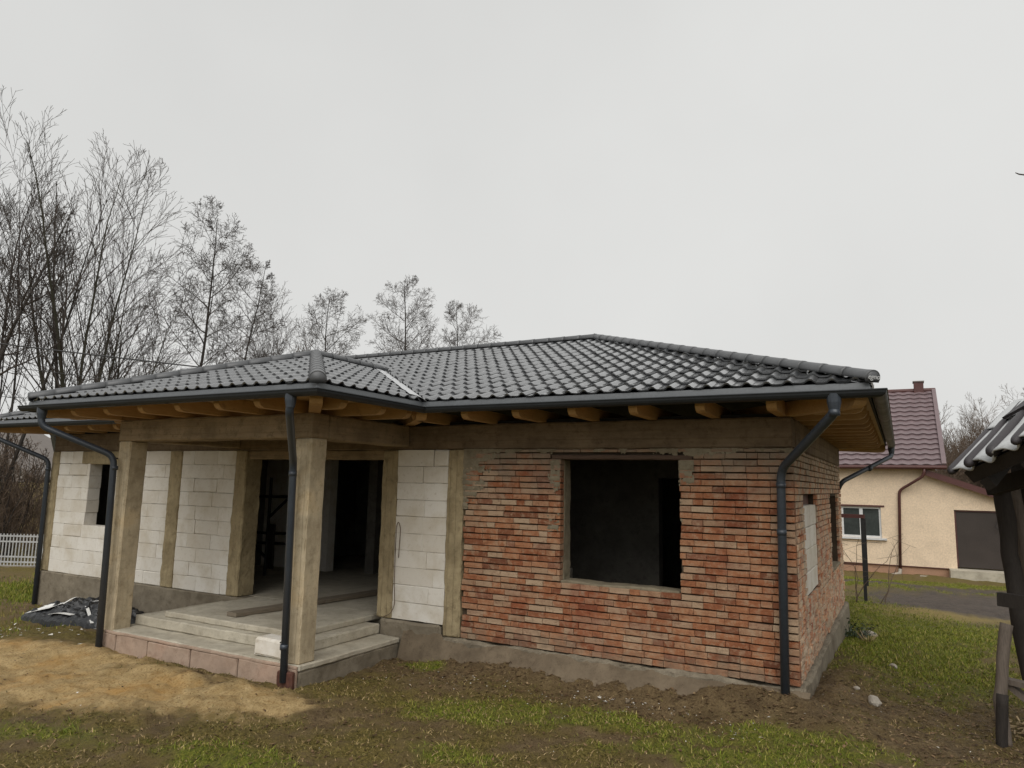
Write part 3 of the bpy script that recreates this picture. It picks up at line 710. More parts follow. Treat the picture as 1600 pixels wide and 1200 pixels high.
tiles.sort(key=lambda t: (not t[4], t[0]))
rest = MB(); nt_ = 0
for dist, mt, cl, expo, vis in tiles:
    va, fa, me = tg(expo)
    jit = Matrix.Translation(Vector((random.uniform(-.003, .003), random.uniform(-.007, .007), random.uniform(0, .005)))) @ Matrix.Rotation(random.uniform(-.012, .012), 4, 'Z') @ Matrix.Rotation(random.uniform(-.012, .012), 4, 'Y')
    m4 = mt @ jit
    if cl:
        bm = bmesh.new(); bm.from_mesh(me); bm.transform(m4)
        for co, no in cl:
            bmesh.ops.bisect_plane(bm, geom=bm.verts[:]+bm.edges[:]+bm.faces[:], dist=1e-5, plane_co=co, plane_no=no, clear_inner=True)
        if not bm.faces: bm.free(); continue
        if vis and nt_ < 290:
            m2 = bpy.data.meshes.new('roof_tile'); bm.to_mesh(m2); m2.materials.append(MAT['tile']); link('roof_tile', m2, None, roof); nt_ += 1
        else:
            bm.verts.index_update(); rest.add([v_.co for v_ in bm.verts], [[v_.index for v_ in f_.verts] for f_ in bm.faces])
        bm.free()
    elif vis and nt_ < 290:
        ob = link('roof_tile', me, None, roof); ob.matrix_local = m4; nt_ += 1
    else:
        mm = np.array(m4); p = va @ mm[:3, :3].T + mm[:3, 3]; rest.add(p.tolist(), fa)
ro = rest.build('roof_tile', 'tile', roof, True); ro.data.set_sharp_from_angle(angle=math.radians(50)); tag(ro, kind='stuff')

# ridge and hip caps, each a half-round tile overlapping the one below
def caps(p, q, r=.080, expo=.33, endcap=True, name='ridge_tile', nlift=.0):
    p, q = Vector(p), Vector(q); d = q-p; L = d.length; d.normalize(); n = max(1, int(round(L/expo))); s = L/n
    sd = d.cross(up).normalized(); u = sd.cross(d)
    for i in range(n):
        mb = MB(); rows = []
        for (t, rr_) in ((-.02, r*1.035), (.025, r*1.03), (.045, r), (s+.05, r*.95)):
            c = p+d*(i*s+t)+u*nlift
            rows.append([c+(sd*math.cos(a)*rr_+u*math.sin(a)*rr_*.92) for a in [PI*(-.08+1.16*k/14) for k in range(15)]])
        mb.grid([list(reversed(x)) for x in rows])
        c0 = p+d*(i*s-.02)+u*nlift
        if i == 0 and endcap:
            b0 = len(mb.v); ring = [c0+(sd*math.cos(a)*r*1.05+u*math.sin(a)*r*.97) for a in [PI*(-.08+1.16*k/14) for k in range(15)]]
            mb.v += [tuple(x) for x in ring]+[tuple(c0-sd*r*.9-u*r*.55), tuple(c0+sd*r*.9-u*r*.55)]; mb.f.append(tuple(b0+k for k in range(17)))
        ob = mb.build('ridge_tile' if name == 'ridge_tile' else name, 'ridge', roof, True); ob.data.set_sharp_from_angle(angle=math.radians(55))
        md = ob.modifiers.new('t', 'SOLIDIFY'); md.thickness = .012
lift = Vector((0, 0, .052))
def VV(t): return Vector(t)+lift
hx = Vector((.03, -.03, -.005))
caps(VV(A)+hx, VV(RR)); caps(VV(RR), VV(RL), endcap=False); caps(VV(D_), VV(RL), endcap=True)
caps(VV(P1)+Vector((.02, -.02, -.005)), VV(PT), r=.092); caps(VV(P0)+Vector((-.02, -.02, 0)), VV(PT), r=.088); caps(VV(PT), VV(PM)+Vector((0, -.05, 0)), endcap=False, r=.085)
caps(VV(B), VV(RR)); caps(VV(Cc), VV(RL))
# maker's lettering on the hip end cap
tc = bpy.data.curves.new('lettering', 'FONT'); tc.body = 'egno'; tc.size = .07; tc.shear = .25; tc.extrude = .002; tc.align_x = 'CENTER'
to = bpy.data.objects.new('lettering', tc); COL.objects.link(to)
dirn = (Vector(A)-Vector(RR)).normalized(); sx = up.cross(dirn).normalized(); uy = dirn.cross(sx)
m4 = Matrix((sx, uy, dirn)).transposed().to_4x4(); m4.translation = VV(A)+hx+dirn*.030+uy*(-.012)
dg = bpy.context.evaluated_depsgraph_get(); tm = bpy.data.meshes.new_from_object(to.evaluated_get(dg)); bpy.data.objects.remove(to)
tm.materials.clear(); lo = link('lettering', tm, 'white', roof); lo.matrix_local = m4

# valley flashing: folded light metal strip, a little crumpled
def flashing(a, b_, nrm, wd, s0=0):
    a, b_ = Vector(a), Vector(b_); rows = []
    for i in range(13):
        t = i/12; c = a+(b_-a)*t
        o1 = nz(i*.7, s0, 0)*.012; o2 = nz(i*.9, s0+4, 0)*.012
        rows.append([c-nrm*wd+up*(wd*.237+.058)+up*o1, c-nrm*wd*.5+up*(wd*.12+.062)+up*o2, c-nrm*.02+up*.058, c+nrm*.035+up*.022])
    ob = MB().grid(rows).build('valley_flashing', 'flash', roof)
    md = ob.modifiers.new('t', 'SOLIDIFY'); md.thickness = .003
flashing(Vector(V1)+Vector((.06, -.06, -.005)), Vector(V1).lerp(Vector(PM), .93)+Vector((0, 0, 0)), vn, .19); flashing(V0, PM, vnl, .15, 9)

# rafters: tops follow the deck, ends chamfered
def zroof(d, s): return 3.012             # the eave joists lie level on the ring beam
def rafter(p, dirn, length, s, name='rafter', wd=.10, h=.17, mat='rafter', start=.07, label=None):
    """p: point on the eave line, dirn: horizontal unit vector up the slope"""
    d = Vector((dirn[0], dirn[1], 0)).normalized(); sd = Vector((-d.y, d.x, 0)); mb = MB()
    h = .150; prof = [(start, 0), (start, -.085), (start+.03, -h*.86), (start+.08, -h), (length, -h), (length, 0)]
    pts = []
    for sgn in (-1, 1):
        for (t, dz) in prof: pts.append(Vector((p[0], p[1], 0))+d*t+sd*sgn*wd/2+up*(zroof(t, s)+dz))
    n = len(prof); mb.v = [tuple(x) for x in pts]
    mb.f = [tuple(range(n)), tuple(reversed(range(n, 2*n)))]+[(i, n+i, n+(i+1) % n, (i+1) % n) for i in range(n)]
    return mb.build(name, mat, house)
for x in (.0-.10, -.83, -1.58, -2.33, -3.08, -3.82, -4.60): rafter((x, YF), (0, 1), min(2.6, XR-x-.12), S1)
for x in (-10.4, -11.15, -11.9, -12.65, -13.4, -14.15): rafter((x, YF), (0, 1), min(2.6, x-XLf-.12), S1)
for i in range(12):
    yy = -.02+.62*i if i else -.12; rafter((XR, yy), (-1, 0), min(2.4, yy-YF-.12, YK-yy-.12), S1, mat='rafter_x')
for x in (-9.05, -8.30, -7.56, -6.83, -6.10, -5.42): rafter((x, PYF), (0, 1), min(2.2, x-PX0-.12, PX1-x-.12), S2)
for y in (-2.2, -1.50, -.98): rafter((PX1, y), (-1, 0), min(2.2, y-PYF-.12), S2, mat='rafter_x')
for y in (-2.2, -1.50, -.9): rafter((PX0, y), (1, 0), min(2.2, y-PYF-.12), S2, mat='rafter_x')
for (p, dd, s) in (((XR, YF), (-1, 1), S1), ((XLf, YF), (1, 1), S1), ((PX1, PYF), (-1, 1), S2), ((PX0, PYF), (1, 1), S2), ((XR, YK), (-1, -1), S1)):
    rafter(p, dd, 2.9, s/math.sqrt(2), 'hip_rafter', .14, .20, start=.10)
rafter((PX1, YF), (-1, 1), 2.6, S1/math.sqrt(2), 'valley_rafter', .14, .20, start=.02)
# soffit boards: on the rafters along the eave; the right end is fully boarded
def boards(p, along, L, inward, s, n, wd=.145, z=-.002):
    al = Vector((*along, 0)); inn = Vector((*inward, 0))
    for k in range(n):
        d0 = .03+k*wd; d1 = d0+wd-.006; mb = MB(); t0 = min(d0, 0) if False else 0
        q = []
        for (aa, dd) in ((0, d0), (L, d0), (L, d1), (0, d1)):
            trim = dd if True else 0
            q.append(Vector((p[0], p[1], 0))+al*(min(max(aa, trim*tr0), L-trim*tr1))+inn*dd+up*(zroof(dd, s)+.013))
        mb.v = [tuple(x-up*.010) for x in q]+[tuple(x+up*.009) for x in q]
        mb.f = [(3,2,1,0),(4,5,6,7),(0,1,5,4),(1,2,6,5),(2,3,7,6),(3,0,4,7)]
        mb.build('soffit_board', 'board', house)
tr0, tr1 = 0, 1; boards((PX1+.01, YF), (1, 0), XR-PX1, (0, 1), S1, 3)
tr0, tr1 = 1, 0; boards((XLf, YF), (1, 0), PX0-XLf, (0, 1), S1, 3)
tr0, tr1 = 1, 1; boards((XR, YF), (0, 1), YK-YF, (-1, 0), S1, 7)
tr0, tr1 = 1, 1; boards((PX0, PYF), (1, 0), PX1-PX0, (0, 1), S2, 8)
tr0, tr1 = 1, 0; boards((PX1, PYF), (0, 1), YF-PYF, (-1, 0), S2, 6)
tr0, tr1 = 1, 0; boards((PX0, PYF), (0, 1), YF-PYF, (1, 0), S2, 6)

# gutters with the apron strip above them
def gutter(p, q, outw, m0=0, m1=0, zc=3.0, r=.066):
    """p->q along the eave (lip line at the outside), outw: outward unit vector; m0/m1 mitre signs"""
    p, q = Vector((*p, 0)), Vector((*q, 0)); d = (q-p).normalized(); ou = Vector((*outw, 0)); prof = []
    for k in range(9):
        a = PI*k/8; prof.append((.045+r-math.cos(a)*r*-1 if False else .022+r+math.cos(a)*r, -math.sin(a)*r))
    prof = [(prof[0][0]+.004, .010), (prof[0][0]+.009, .002)]+prof
    inner = [(x-.0 if i < 2 else (.022+r+(x-.022-r)*.95), (z+.002 if i < 2 else z*.95)) for i, (x, z) in enumerate(prof)]
    rows = []
    for base, sgn in ((p, m0), (q, m1)):
        row = []
        for (x, z) in prof+list(reversed(inner)): row.append(base+ou*x+d*(x*sgn)+up*(zc+z))
        rows.append(row+[row[0]])
    mb = MB().grid(rows); k = len(rows[0])-1
    if m0 == 0: mb.f.append(tuple(range(k)))
    if m1 == 0: mb.f.append(tuple(range(2*k+1, k, -1)))
    mb.build('gutter', 'gutter', house)
    ap = [[], []]
    for i, (base, sgn) in enumerate(((p, m0), (q, m1))):
        for (x, z) in ((-.02, ZE+.010), (.004, ZE+.004), (.012, ZE-.035), (.024, zc-.02)): ap[i].append(base+ou*x+d*(x*sgn)+up*z)
    ob = MB().grid([list(reversed(ap[0])), list(reversed(ap[1]))]).build('eave_apron', 'apron', house); md = ob.modifiers.new('t', 'SOLIDIFY'); md.thickness = .003
gutter((PX1, YF), (XR, YF), (0, -1), 1, 1)
gutter((XR, YF), (XR, YK), (1, 0), -1, 0)
gutter((PX1, PYF), (PX1, YF), (1, 0), -1, -1)
gutter((PX0-.09, PYF), (PX1, PYF), (0, -1), 0, 1)
gutter((PX0, YF), (PX0, PYF+.0), (-1, 0), 0, 0)
gutter((XLf, YF), (PX0, YF), (0, -1), 0, 0)

# downpipes
def bez(pts, rad=.10, n=5):
    pts = [Vector(p) for p in pts]; out = [pts[0]]
    for i in range(1, len(pts)-1):
        a, b_, c = pts[i-1], pts[i], pts[i+1]; d1 = (a-b_); d2 = (c-b_); r = min(rad, d1.length*.45, d2.length*.45)
        s, e2 = b_+d1.normalized()*r, b_+d2.normalized()*r
        for k in range(n+1):
            t = k/n; out.append(s*(1-t)**2+b_*2*t*(1-t)+e2*t*t)
    out.append(pts[-1]); return out
def downpipe(pts, r=.045, collars=(), label=None):
    ob = MB().tube(bez(pts, .13), r, 14).build('downpipe', 'pipe', house, True)
    if label: ob['label'] = label
    top = Vector(pts[0]); MB().tube([top+up*.03, top-up*.05, top-up*.13], [r*1.5, r*1.4, r*1.06], 14).build('outlet', 'pipe', ob)
    for (c, dirn) in collars:
        c = Vector(c); dv = Vector(dirn).normalized(); MB().tube([c-dv*.03, c+dv*.03], r*1.10, 14).build('pipe_collar', 'pipe', ob, True)
    return ob
downpipe([(.50, -.888, 2.95), (.50, -.888, 2.80), (-.115, -.10, 2.27), (-.14, -.10, -.18)], .047, [((-.117, -.10, 2.10), (0, 0, 1)), ((.50, -.888, 2.80), (0, 0, 1)), ((-.125, -.1, 1.60), (0, 0, 1))])
downpipe([(-4.72, -2.80, 2.95), (-4.73, -2.80, 2.78), (-5.36, -2.08, 2.25), (-5.32, -2.06, -.26)], .044, [((-5.36, -2.08, 2.12), (0, 0, 1)), ((-5.33, -2.07, .13), (0, 0, 1))])
downpipe([(-9.52, -2.80, 2.95), (-9.52, -2.80, 2.72), (-8.90, -2.08, 2.33), (-8.86, -2.06, -.32)], .046, [((-8.89, -2.07, 2.16), (0, 0, 1))])
downpipe([(-15.00, -.888, 2.95), (-15.00, -.888, 2.80), (-14.26, -.09, 2.33), (-14.22, -.09, -.55)], .044, [((-14.255, -.09, 2.15), (0, 0, 1))])
downpipe([(.888, 8.2, 2.95), (.888, 8.2, 2.78), (.03, 6.66, 2.22), (-.12, 6.86, 1.9), (-.12, 6.86, -.3)], .044, [((.5, 7.44, 2.5), (.82, 1.6, .58))])

# ---------------------------------------------------------------- loose things about the house
pl = rbox(-.11, .11, 0, 3.3, 0, .055, step=.16, amp=.004, bev=.006).build('wooden_plank', 'plank')
pl.location = (-7.27, -1.20, .136); pl.rotation_euler = (0, 0, math.atan2(-.40, 3.05)*1); tag(pl, 'long grey wooden plank lying from the porch floor into the doorway', 'plank')
pl.rotation_euler = (.0, 0, -.115)
fb = rbox(-6.02, -5.42, -1.90, -1.62, -.084, .135, step=.07, amp=.012, bev=.03, seed=2).build('block_offcut', 'block')
tag(fb, 'broken white block lying on the bottom porch step beside the right pillar', 'block')
rb = MB()
rb.box(-5.42, -5.165, -2.10, -2.092, -.46, -.135).box(-5.173, -5.165, -2.0915, -1.99, -.46, -.135).box(-5.42, -5.174, -2.0915, -1.99, -.41, -.402)
rb = rbox(-5.44, -5.20, -2.055, -1.995, -.44, -.15, step=.06, amp=.012, bev=.012).build('rusty_tin_box', 'rust'); tag(rb, 'rusty brown tin box at the foot of the porch pillar under the downpipe', 'box')
tr = MB(); tr.obox((-5.36, -2.15, -.395), (.17, 0, 0), (0, .10, -.02), (0, .002, .006)); tag(tr.build('rusty_tray', 'rust'), 'flat rusty tin tray on the soil below the corner downpipe', 'tray')
# wire loop hanging on the block panel by the right door pilaster
wl = MB().tube(bez([(-5.36, -.03, 1.02), (-5.355, -.035, 1.42), (-5.32, -.04, 1.49), (-5.28, -.035, 1.40), (-5.29, -.03, 1.18), (-5.30, -.03, .98)], .05), .006, 6)
wl.tube(bez([(-5.36, -.03, 1.02), (-5.35, -.035, .6), (-5.33, -.03, .34), (-5.37, -.05, .21), (-5.50, -.06, .15)], .08), .006, 6)
tag(wl.build('wire_loop', 'wire', smooth=True), 'thin rusty wire loop hanging on the white block panel right of the doorway', 'wire')
# trestle frame standing inside the doorway
sf = thing('trestle_frame', 'dark steel trestle frame standing inside the dark doorway', 'trestle', loc=(-10.25, 2.1, .127))
for (p, q, nm) in (((0, 0, 0), (.02, 0, 1.95), 'post'), ((-.5, .05, .82), (.75, 0, .86), 'rail'), ((-.5, .05, .62), (.75, 0, .66), 'rail'), ((-.45, 0, .62), (0, 0, .36), 'brace'), ((.02, 0, 1.15), (.6, 0, 1.60), 'brace'), ((-.5, 0, 1.55), (.75, 0, 1.58), 'rail')):
    MB().tube([p, q], .028, 8).build(nm, 'dark', sf)
bd = rbox(.06, .22, -.03, .02, .14, 1.02, step=.2, amp=.01).build('upright_board', 'oldwood', sf)
# black plastic heap
hp = thing('plastic_sheet_heap', 'crumpled black plastic sheeting with white strips heaped against the left wall', 'sheeting', loc=(-11.7, -.55, 0))
rows = []
for i in range(88):
    row = []
    for j in range(48):
        u = i/87*2-1; v_ = j/47*2-1; x = u*1.55; y = v_*.62
        fall = max(0, 1-(u*u)**1.1-(v_*v_)**1.3)
        h = .27*fall**.75*(.55+.45*sm(-1, .9, np.array(u+.3)).item()) + fall**.5*(.10*nz(x, y*1.2, 2, 2.6)+.16*(.45-abs(nz(x+.6*y, y, 5, 3.4)))+.11*(.4-abs(nz(x-.5*y, y, 9, 7)))+.05*nz(x, y, 9, 14))
        gx0, gy0 = -11.7+x, -.55+y
        row.append((x, y, gz(gx0, gy0)+.015+max(h, 0)-(.05 if fall <= 0 else 0)))
    rows.append(row)
MB().grid(rows).build('sheet', 'foilblack', hp)
def heap_z(x, y):
    i = min(87, max(0, round((x/1.55+1)/2*87))); j = min(47, max(0, round((y/.62+1)/2*47))); return rows[i][j][2]
def strip(pts, wd=.035):
    c = [(x, y, heap_z(x, y)+.025) for x, y in pts]; c = [Vector(p) for p in c]; r = []
    cc = bez(c, .12, 3)
    for i, p in enumerate(cc):
        d = (cc[min(i+1, len(cc)-1)]-cc[max(i-1, 0)]).normalized(); s = d.cross(up).normalized(); r.append([p-s*wd/2+up*.012*nz(i, 0, 1), p+s*wd/2])
    ob = MB().grid(r).build('white_strip', 'foilwhite', hp); md = ob.modifiers.new('t', 'SOLIDIFY'); md.thickness = .006
strip([(-1.5, -.15), (-1.3, .05), (-1.0, .15), (-.65, .25)], .06); strip([(-.85, -.25), (-.4, -.20), (.1, -.10), (.55, -.32), (1.0, -.50)], .05); strip([(-.35, .1), (-.22, -.1), (-.12, -.35)], .03)
strip([(.25, -.05), (.5, .02), (.75, .05)], .045); strip([(-.2, -.5), (.1, -.52), (.45, -.50)], .09); strip([(.1, .12), (.3, .25)], .04)
wp = MB(); q = [(-1.0, -.50), (-.35, -.46), (-.30, -.22), (-.62, -.28)]; c = [(x, y, heap_z(x, y)+.05) for x, y in q]
wp.add(c, [(0, 1, 2, 3)]); ob = wp.build('white_flap', 'foilwhite', hp); ob.modifiers.new('t', 'SOLIDIFY').thickness = .004
bk = MB(); rws = []
for i in range(8):
    t = i/7*PI; rws.append([(-8.95+math.sin(t)*.2*math.cos(a)*(1+.2*nz(a, i, 0)), -.75+math.sin(t)*.2*math.sin(a), -.28-math.cos(t)*.22) for a in [2*PI*k/14 for k in range(15)]])
tag(bk.grid(rws).build('plastic_bundle', 'foilblack', smooth=True), 'small rounded black bundle behind the left porch pillar beside the steps', 'bundle')

# stones
def stone(x, y, s, seed, name='stone', sink=.3, label='', group=None, mat='stone'):
    bm = bmesh.new(); bmesh.ops.create_icosphere(bm, subdivisions=2, radius=1)
    for v_ in bm.verts:
        n = Vector(noise.noise_vector(v_.co*1.1+Vector((seed, 0, 0)))); v_.co = Vector((v_.co.x*s*1.3, v_.co.y*s*.8, v_.co.z*s*.7))*(1+.35*n.x)
    me = bpy.data.meshes.new(name); bm.to_mesh(me); bm.free(); ob = link(name, me, mat)
    ob.location = (x, y, gz(x, y)+s*.35); ob.rotation_euler = (0, 0, seed*1.7); return tag(ob, label, 'stone', group)
stone(.66, .62, .075, 3, label='grey angular stone on bare soil right of the house corner')
stone(.47, 1.0, .032, 9, label='small pale pebble of mortar just behind the grey angular stone')
stone(.82, 3.05, .05, 5, label='small beige stone at the near edge of the right lawn')
stone(.42, 5.9, .11, 7, label='pale flat stone beside the weed at the house plinth')
stone(-1.72, -.50, .032, 12, label='small brown stone among white crumbs below the window', mat='skirt')

# weed by the plinth
wd_ = thing('weed_plant', 'dark green leafy weed growing at the foot of the side wall', 'weed', loc=(.20, 5.6, 0)); mb = MB(); st = MB()
for i in range(60):
    a = random.uniform(0, 2*PI); L = random.uniform(.12, .42); b0 = Vector((.1*math.cos(a), .15*math.sin(a), gz(.2, 5.6))); d = Vector((math.cos(a)*random.uniform(.3, 1), math.sin(a), random.uniform(.4, 1.1))).normalized()
    tip = b0+d*L; st.tube([b0, tip], [.005, .002], 4)
    for k in range(3):
        c = b0+d*L*random.uniform(.4, 1); e1 = Vector((random.uniform(-1, 1), random.uniform(-1, 1), random.uniform(-.4, .5))).normalized()*random.uniform(.03, .07); e2 = e1.cross(d).normalized()*.022
        mb.add([c, c+e1*.5+e2, c+e1, c+e1*.5-e2], [(0, 1, 2, 3)])
tag(mb.build('leaf', 'weed', wd_), kind='stuff'); st.build('stem', 'weed', wd_)
# dry pale tuft beside
mb = MB()
for i in range(40):
    a = random.uniform(0, 2*PI); b0 = Vector((.42+.05*math.cos(a), 5.2+.08*math.sin(a), gz(.42, 5.2)-.02)); t = b0+Vector((math.cos(a)*.14, math.sin(a)*.14, random.uniform(.05, .2))); s = Vector((.006, 0, 0)); mb.add([b0-s, b0+s, t], [(0, 1, 2)])
tag(mb.build('dry_tuft', 'straw'), 'small tuft of dry straw coloured grass beside the weed at the side wall', 'grass tuft')

# ---------------------------------------------------------------- neighbour house
nb = thing('yellow_house', 'yellow rendered neighbour house with wine red metal tile roof and chimney', 'house', loc=(0, 0, 0))
NY, NG, NP = 21.0, -1.0, -.545
w_ = MB()
wx0, wx1, wz0, wz1 = -.98, .335, .38, 1.49
w_.box(-8, wx0, NY, NY+8, NP, 3.0).box(wx1, 2.1, NY, NY+8, NP, 3.0).box(wx0+.0005, wx1-.0005, NY, NY+8, NP, wz0).box(wx0+.0005, wx1-.0005, NY, NY+8, wz1, 3.0).box(wx0+.0005, wx1-.0005, NY+.3, NY+8, wz0+.0005, wz1-.0005)
w_.build('wall', 'yellow', nb)
MB().box(-8, 2.585, NY+.04, NY+7.9, -1.6, NP-.002).build('plinth', 'pinkplinth', nb)
MB().box(-8.0, 2.575, NY-.012, NY+.02, NP-.02, NP+.008).build('drip_edge', 'redmetal', nb)
an = MB(); ax0, ax1 = 2.1, 5.2
zt = lambda x: 2.76-(x-1.73)*.37
dx0, dx1, dz1 = 2.60, 4.25, 1.47
def prism(x0, x1, z0, y0, y1, zf):
    vs = [(x0,y0,z0),(x1,y0,z0),(x1,y1,z0),(x0,y1,z0),(x0,y0,zf(x0)),(x1,y0,zf(x1)),(x1,y1,zf(x1)),(x0,y1,zf(x0))]
    an.add(vs, [(0,3,2,1),(4,5,6,7),(0,1,5,4),(1,2,6,5),(2,3,7,6),(3,0,4,7)])
prism(ax0+.0005, dx0, NP, NY, NY+7, zt); prism(dx0+.0005, dx1-.0005, dz1, NY, NY+7, zt); prism(dx1, ax1, NP, NY, NY+7, zt)
an.build('annex_wall', 'yellow', nb)
dr = MB().box(dx0, dx1, NY+.08, NY+.12, NP+.07, dz1-.002).build('garage_door', 'brownpanel', nb)
fr = MB().box(dx0-.0, dx0+.05, NY+.04, NY+.079, NP+.07, dz1-.05).box(dx0+.0505, dx1, NY+.04, NY+.079, dz1-.05, dz1-.003).build('door_frame', 'redmetal', dr)
MB().box(dx0-.25, dx1+.1, NY-.75, NY+.30, -1.4, NP+.02).build('door_ramp', 'screed', nb)
# main roof: metal tile courses stepped, slope faces the camera
rf = thing('roof', None, None); rf.parent = nb
ry0, rz0, ry1, rz1 = NY-.35, 2.98, NY+4.0, 6.17; rx0, rx1 = -8.3, 2.33
nc = 16; prof = []
for i in range(nc):
    t0, t1 = i/nc, (i+1)/nc; y0, y1 = ry0+(ry1-ry0)*t0, ry0+(ry1-ry0)*t1; z0, z1 = rz0+(rz1-rz0)*t0, rz0+(rz1-rz0)*t1
    mb = MB(); rows2 = [[], [], []]; nxs = int((rx1-rx0)/.046)
    for k in range(nxs+1):
        x = rx0+(rx1-rx0)*k/nxs; wv = .018*math.cos(2*PI*x/.37)
        rows2[0].append((x, y0, z0+.01+wv)); rows2[1].append((x, y0-.03, z0+.055+wv)); rows2[2].append((x, y1, z1+.012+wv*.9))
    mb.grid(rows2).build('tile_course', 'redtile', rf)
MB().bar((rx1+.05, ry0-.05, rz0+.02), (rx1+.05, ry1, rz1+.03), .14, .16).build('verge_trim', 'redtile', rf)
MB().tube([(rx0, ry1, rz1+.03), (rx1+.1, ry1, rz1+.03)], .09, 10).build('ridge_cap', 'redmetal', rf)
rear = MB(); rear.add([(rx0, ry1, rz1), (rx1, ry1, rz1), (rx1, ry1+4.4, rz0), (rx0, ry1+4.4, rz0)], [(0, 1, 2, 3)]); rear.build('rear_slope', 'redtile', rf)
gw = MB(); gw.add([(2.099, NY+.01, 3.0), (2.099, NY+7.9, 3.0), (2.099, ry1, rz1-.15), (1.9, NY+.01, 3.0), (1.9, NY+7.9, 3.0), (1.9, ry1, rz1-.15)], [(0, 1, 2), (5, 4, 3), (0, 3, 4, 1), (1, 4, 5, 2), (2, 5, 3, 0)]); gw.build('gable_wall', 'yellow', nb)
ch = rbox(1.68, 2.03, ry1-.15, ry1+.3, rz1-.4, rz1+.36, step=.15, amp=.006, bev=.01).build('chimney', 'redmetal', nb)
MB().box(1.65, 2.06, ry1-.18, ry1+.33, rz1+.362, rz1+.41).build('chimney_cap', 'greyroof', ch)
MB().tube([(rx0, NY-.40, 2.93), (rx1+.12, NY-.40, 2.93)], .065, 10).box(rx0, rx1+.1, NY-.34, NY-.30, 2.86, 3.02).box(rx0, rx1+.1, NY-.295, NY-.002, 2.90, 2.93).build('gutter', 'redmetal', nb)
# annex lean-to roof
ls = MB()
ls.add([(1.75, NY-.25, zt(1.75)+.06), (5.5, NY-.25, zt(5.5)+.06), (5.5, NY+7, zt(5.5)+.06), (1.75, NY+7, zt(1.75)+.06), (1.75, NY-.25, zt(1.75)+.002), (5.5, NY-.25, zt(5.5)+.002), (5.5, NY+7, zt(5.5)+.002), (1.75, NY+7, zt(1.75)+.002)],
       [(0, 1, 2, 3), (7, 6, 5, 4), (0, 4, 5, 1), (1, 5, 6, 2), (2, 6, 7, 3), (3, 7, 4, 0)]); ls.build('annex_roof', 'redtile', nb)
MB().bar((1.72, NY-.27, zt(1.72)+.02), (5.5, NY-.27, zt(5.5)+.02), .04, .20).build('verge_board', 'redmetal', nb)
ndp = MB().tube(bez([(1.78, NY-.38, 2.90), (1.74, NY-.36, 2.62), (.96, NY-.08, 2.10), (.86, NY-.07, -.70)], .15), .05, 10).build('downpipe', 'redmetal', nb, True)
MB().tube([(.86, NY-.07, -.68), (.84, NY-.25, -.80), (.62, NY-.6, -.84)], [.06, .06, .07], 8).build('pipe_shoe', 'stone', ndp)
# window
nw_ = MB(); fy0, fy1 = NY+.06, NY+.13
nw_.box(wx0, wx1, fy0, fy1, wz0, wz0+.07).box(wx0, wx1, fy0, fy1, wz1-.07, wz1-.001).box(wx0, wx0+.07, fy0, fy1, wz0+.0705, wz1-.0705).box(wx1-.07, wx1-.001, fy0, fy1, wz0+.0705, wz1-.0705).box(-.375, -.26, fy0, fy1, wz0+.0705, wz1-.0705)
nwo = nw_.build('window', 'white', nb)
for a, b_ in ((wx0+.0705, -.3755), (-.2595, wx1-.0705)): MB().box(a, b_, NY+.09, NY+.10, wz0+.071, wz1-.071).build('pane', 'glass', nwo)
MB().box(wx0-.06, wx1+.16, NY-.10, NY+.10, wz0-.07, wz0-.001).build('sill', 'white', nwo)
MB().box(wx0-.1, wx1+.12, NY-.02, NY+.02, wz1, wz1+.06).build('shutter_box', 'redmetal', nwo)
MB().tube([(4.05, NY-.03, 2.0), (4.0, NY-.05, 1.5), (3.75, NY-.05, .95), (4.1, NY-.05, .6)], .012, 5).build('wall_cable', 'dark', nb)
tag(rbox(1.45, 1.75, NY-.8, NY-.5, -.86, -.78, step=.1, amp=.01).build('pale_slab', 'stone'), 'small pale slab on the grass below the yellow house wall', 'slab')
# pole with rail in front
pv = thing('trellis_post', 'black steel post with a thin rail standing on the lawn before the yellow house', 'post', loc=(.17, 10.85, 0)); gb = gz(.17, 10.85)
MB().box(-.04, .035, -.03, .03, gb-.3, 1.46).build('post', 'dark', pv); MB().box(.036, .075, -.02, .03, gb+.38, 1.40).build('side_plate', 'dark', pv)
MB().box(-2.6, .06, -.045, -.031, 1.41, 1.50).build('rail', 'redmetal', pv); MB().box(-2.4, -.03, -.01, .01, .30, .325).build('rail', 'redmetal', pv); MB().tube([(-2.4, 0, .88), (.4, 0, .85)], .006, 4).build('wire', 'dark', pv)

vt = MB(); vr = random.Random(3)
for (x0, x1, n) in ((-.35, -.55, 3), (-.05, .35, 3), (.5, .9, 2), (-1.0, -1.3, 2)):
    for k in range(n):
        p = Vector((x0+vr.uniform(-.08, .08), 10.7+vr.uniform(-.2, .2), gz(0, 10.8)-.05)); pts = [p]; d = Vector(((x1-x0)*.3, 0, 1)).normalized()
        for q in range(9): d = (d+Vector((vr.gauss(0, .22), vr.gauss(0, .15), vr.gauss(0, .1)))).normalized(); p = p+d*.19; pts.append(p)
        vt.tube(pts, [.012-.001*i for i in range(10)], 5)
        for q in (4, 6, 8): vt.tube([pts[q], pts[q]+Vector((vr.uniform(-.3, .3), 0, vr.uniform(-.05, .25))), pts[q]+Vector((vr.uniform(-.5, .5), 0, vr.uniform(-.2, .4)))], [.005, .004, .003], 4)
tag(vt.build('grape_vine', 'brush'), 'leafless grape vine twigs climbing round the black post and rail', 'vine')

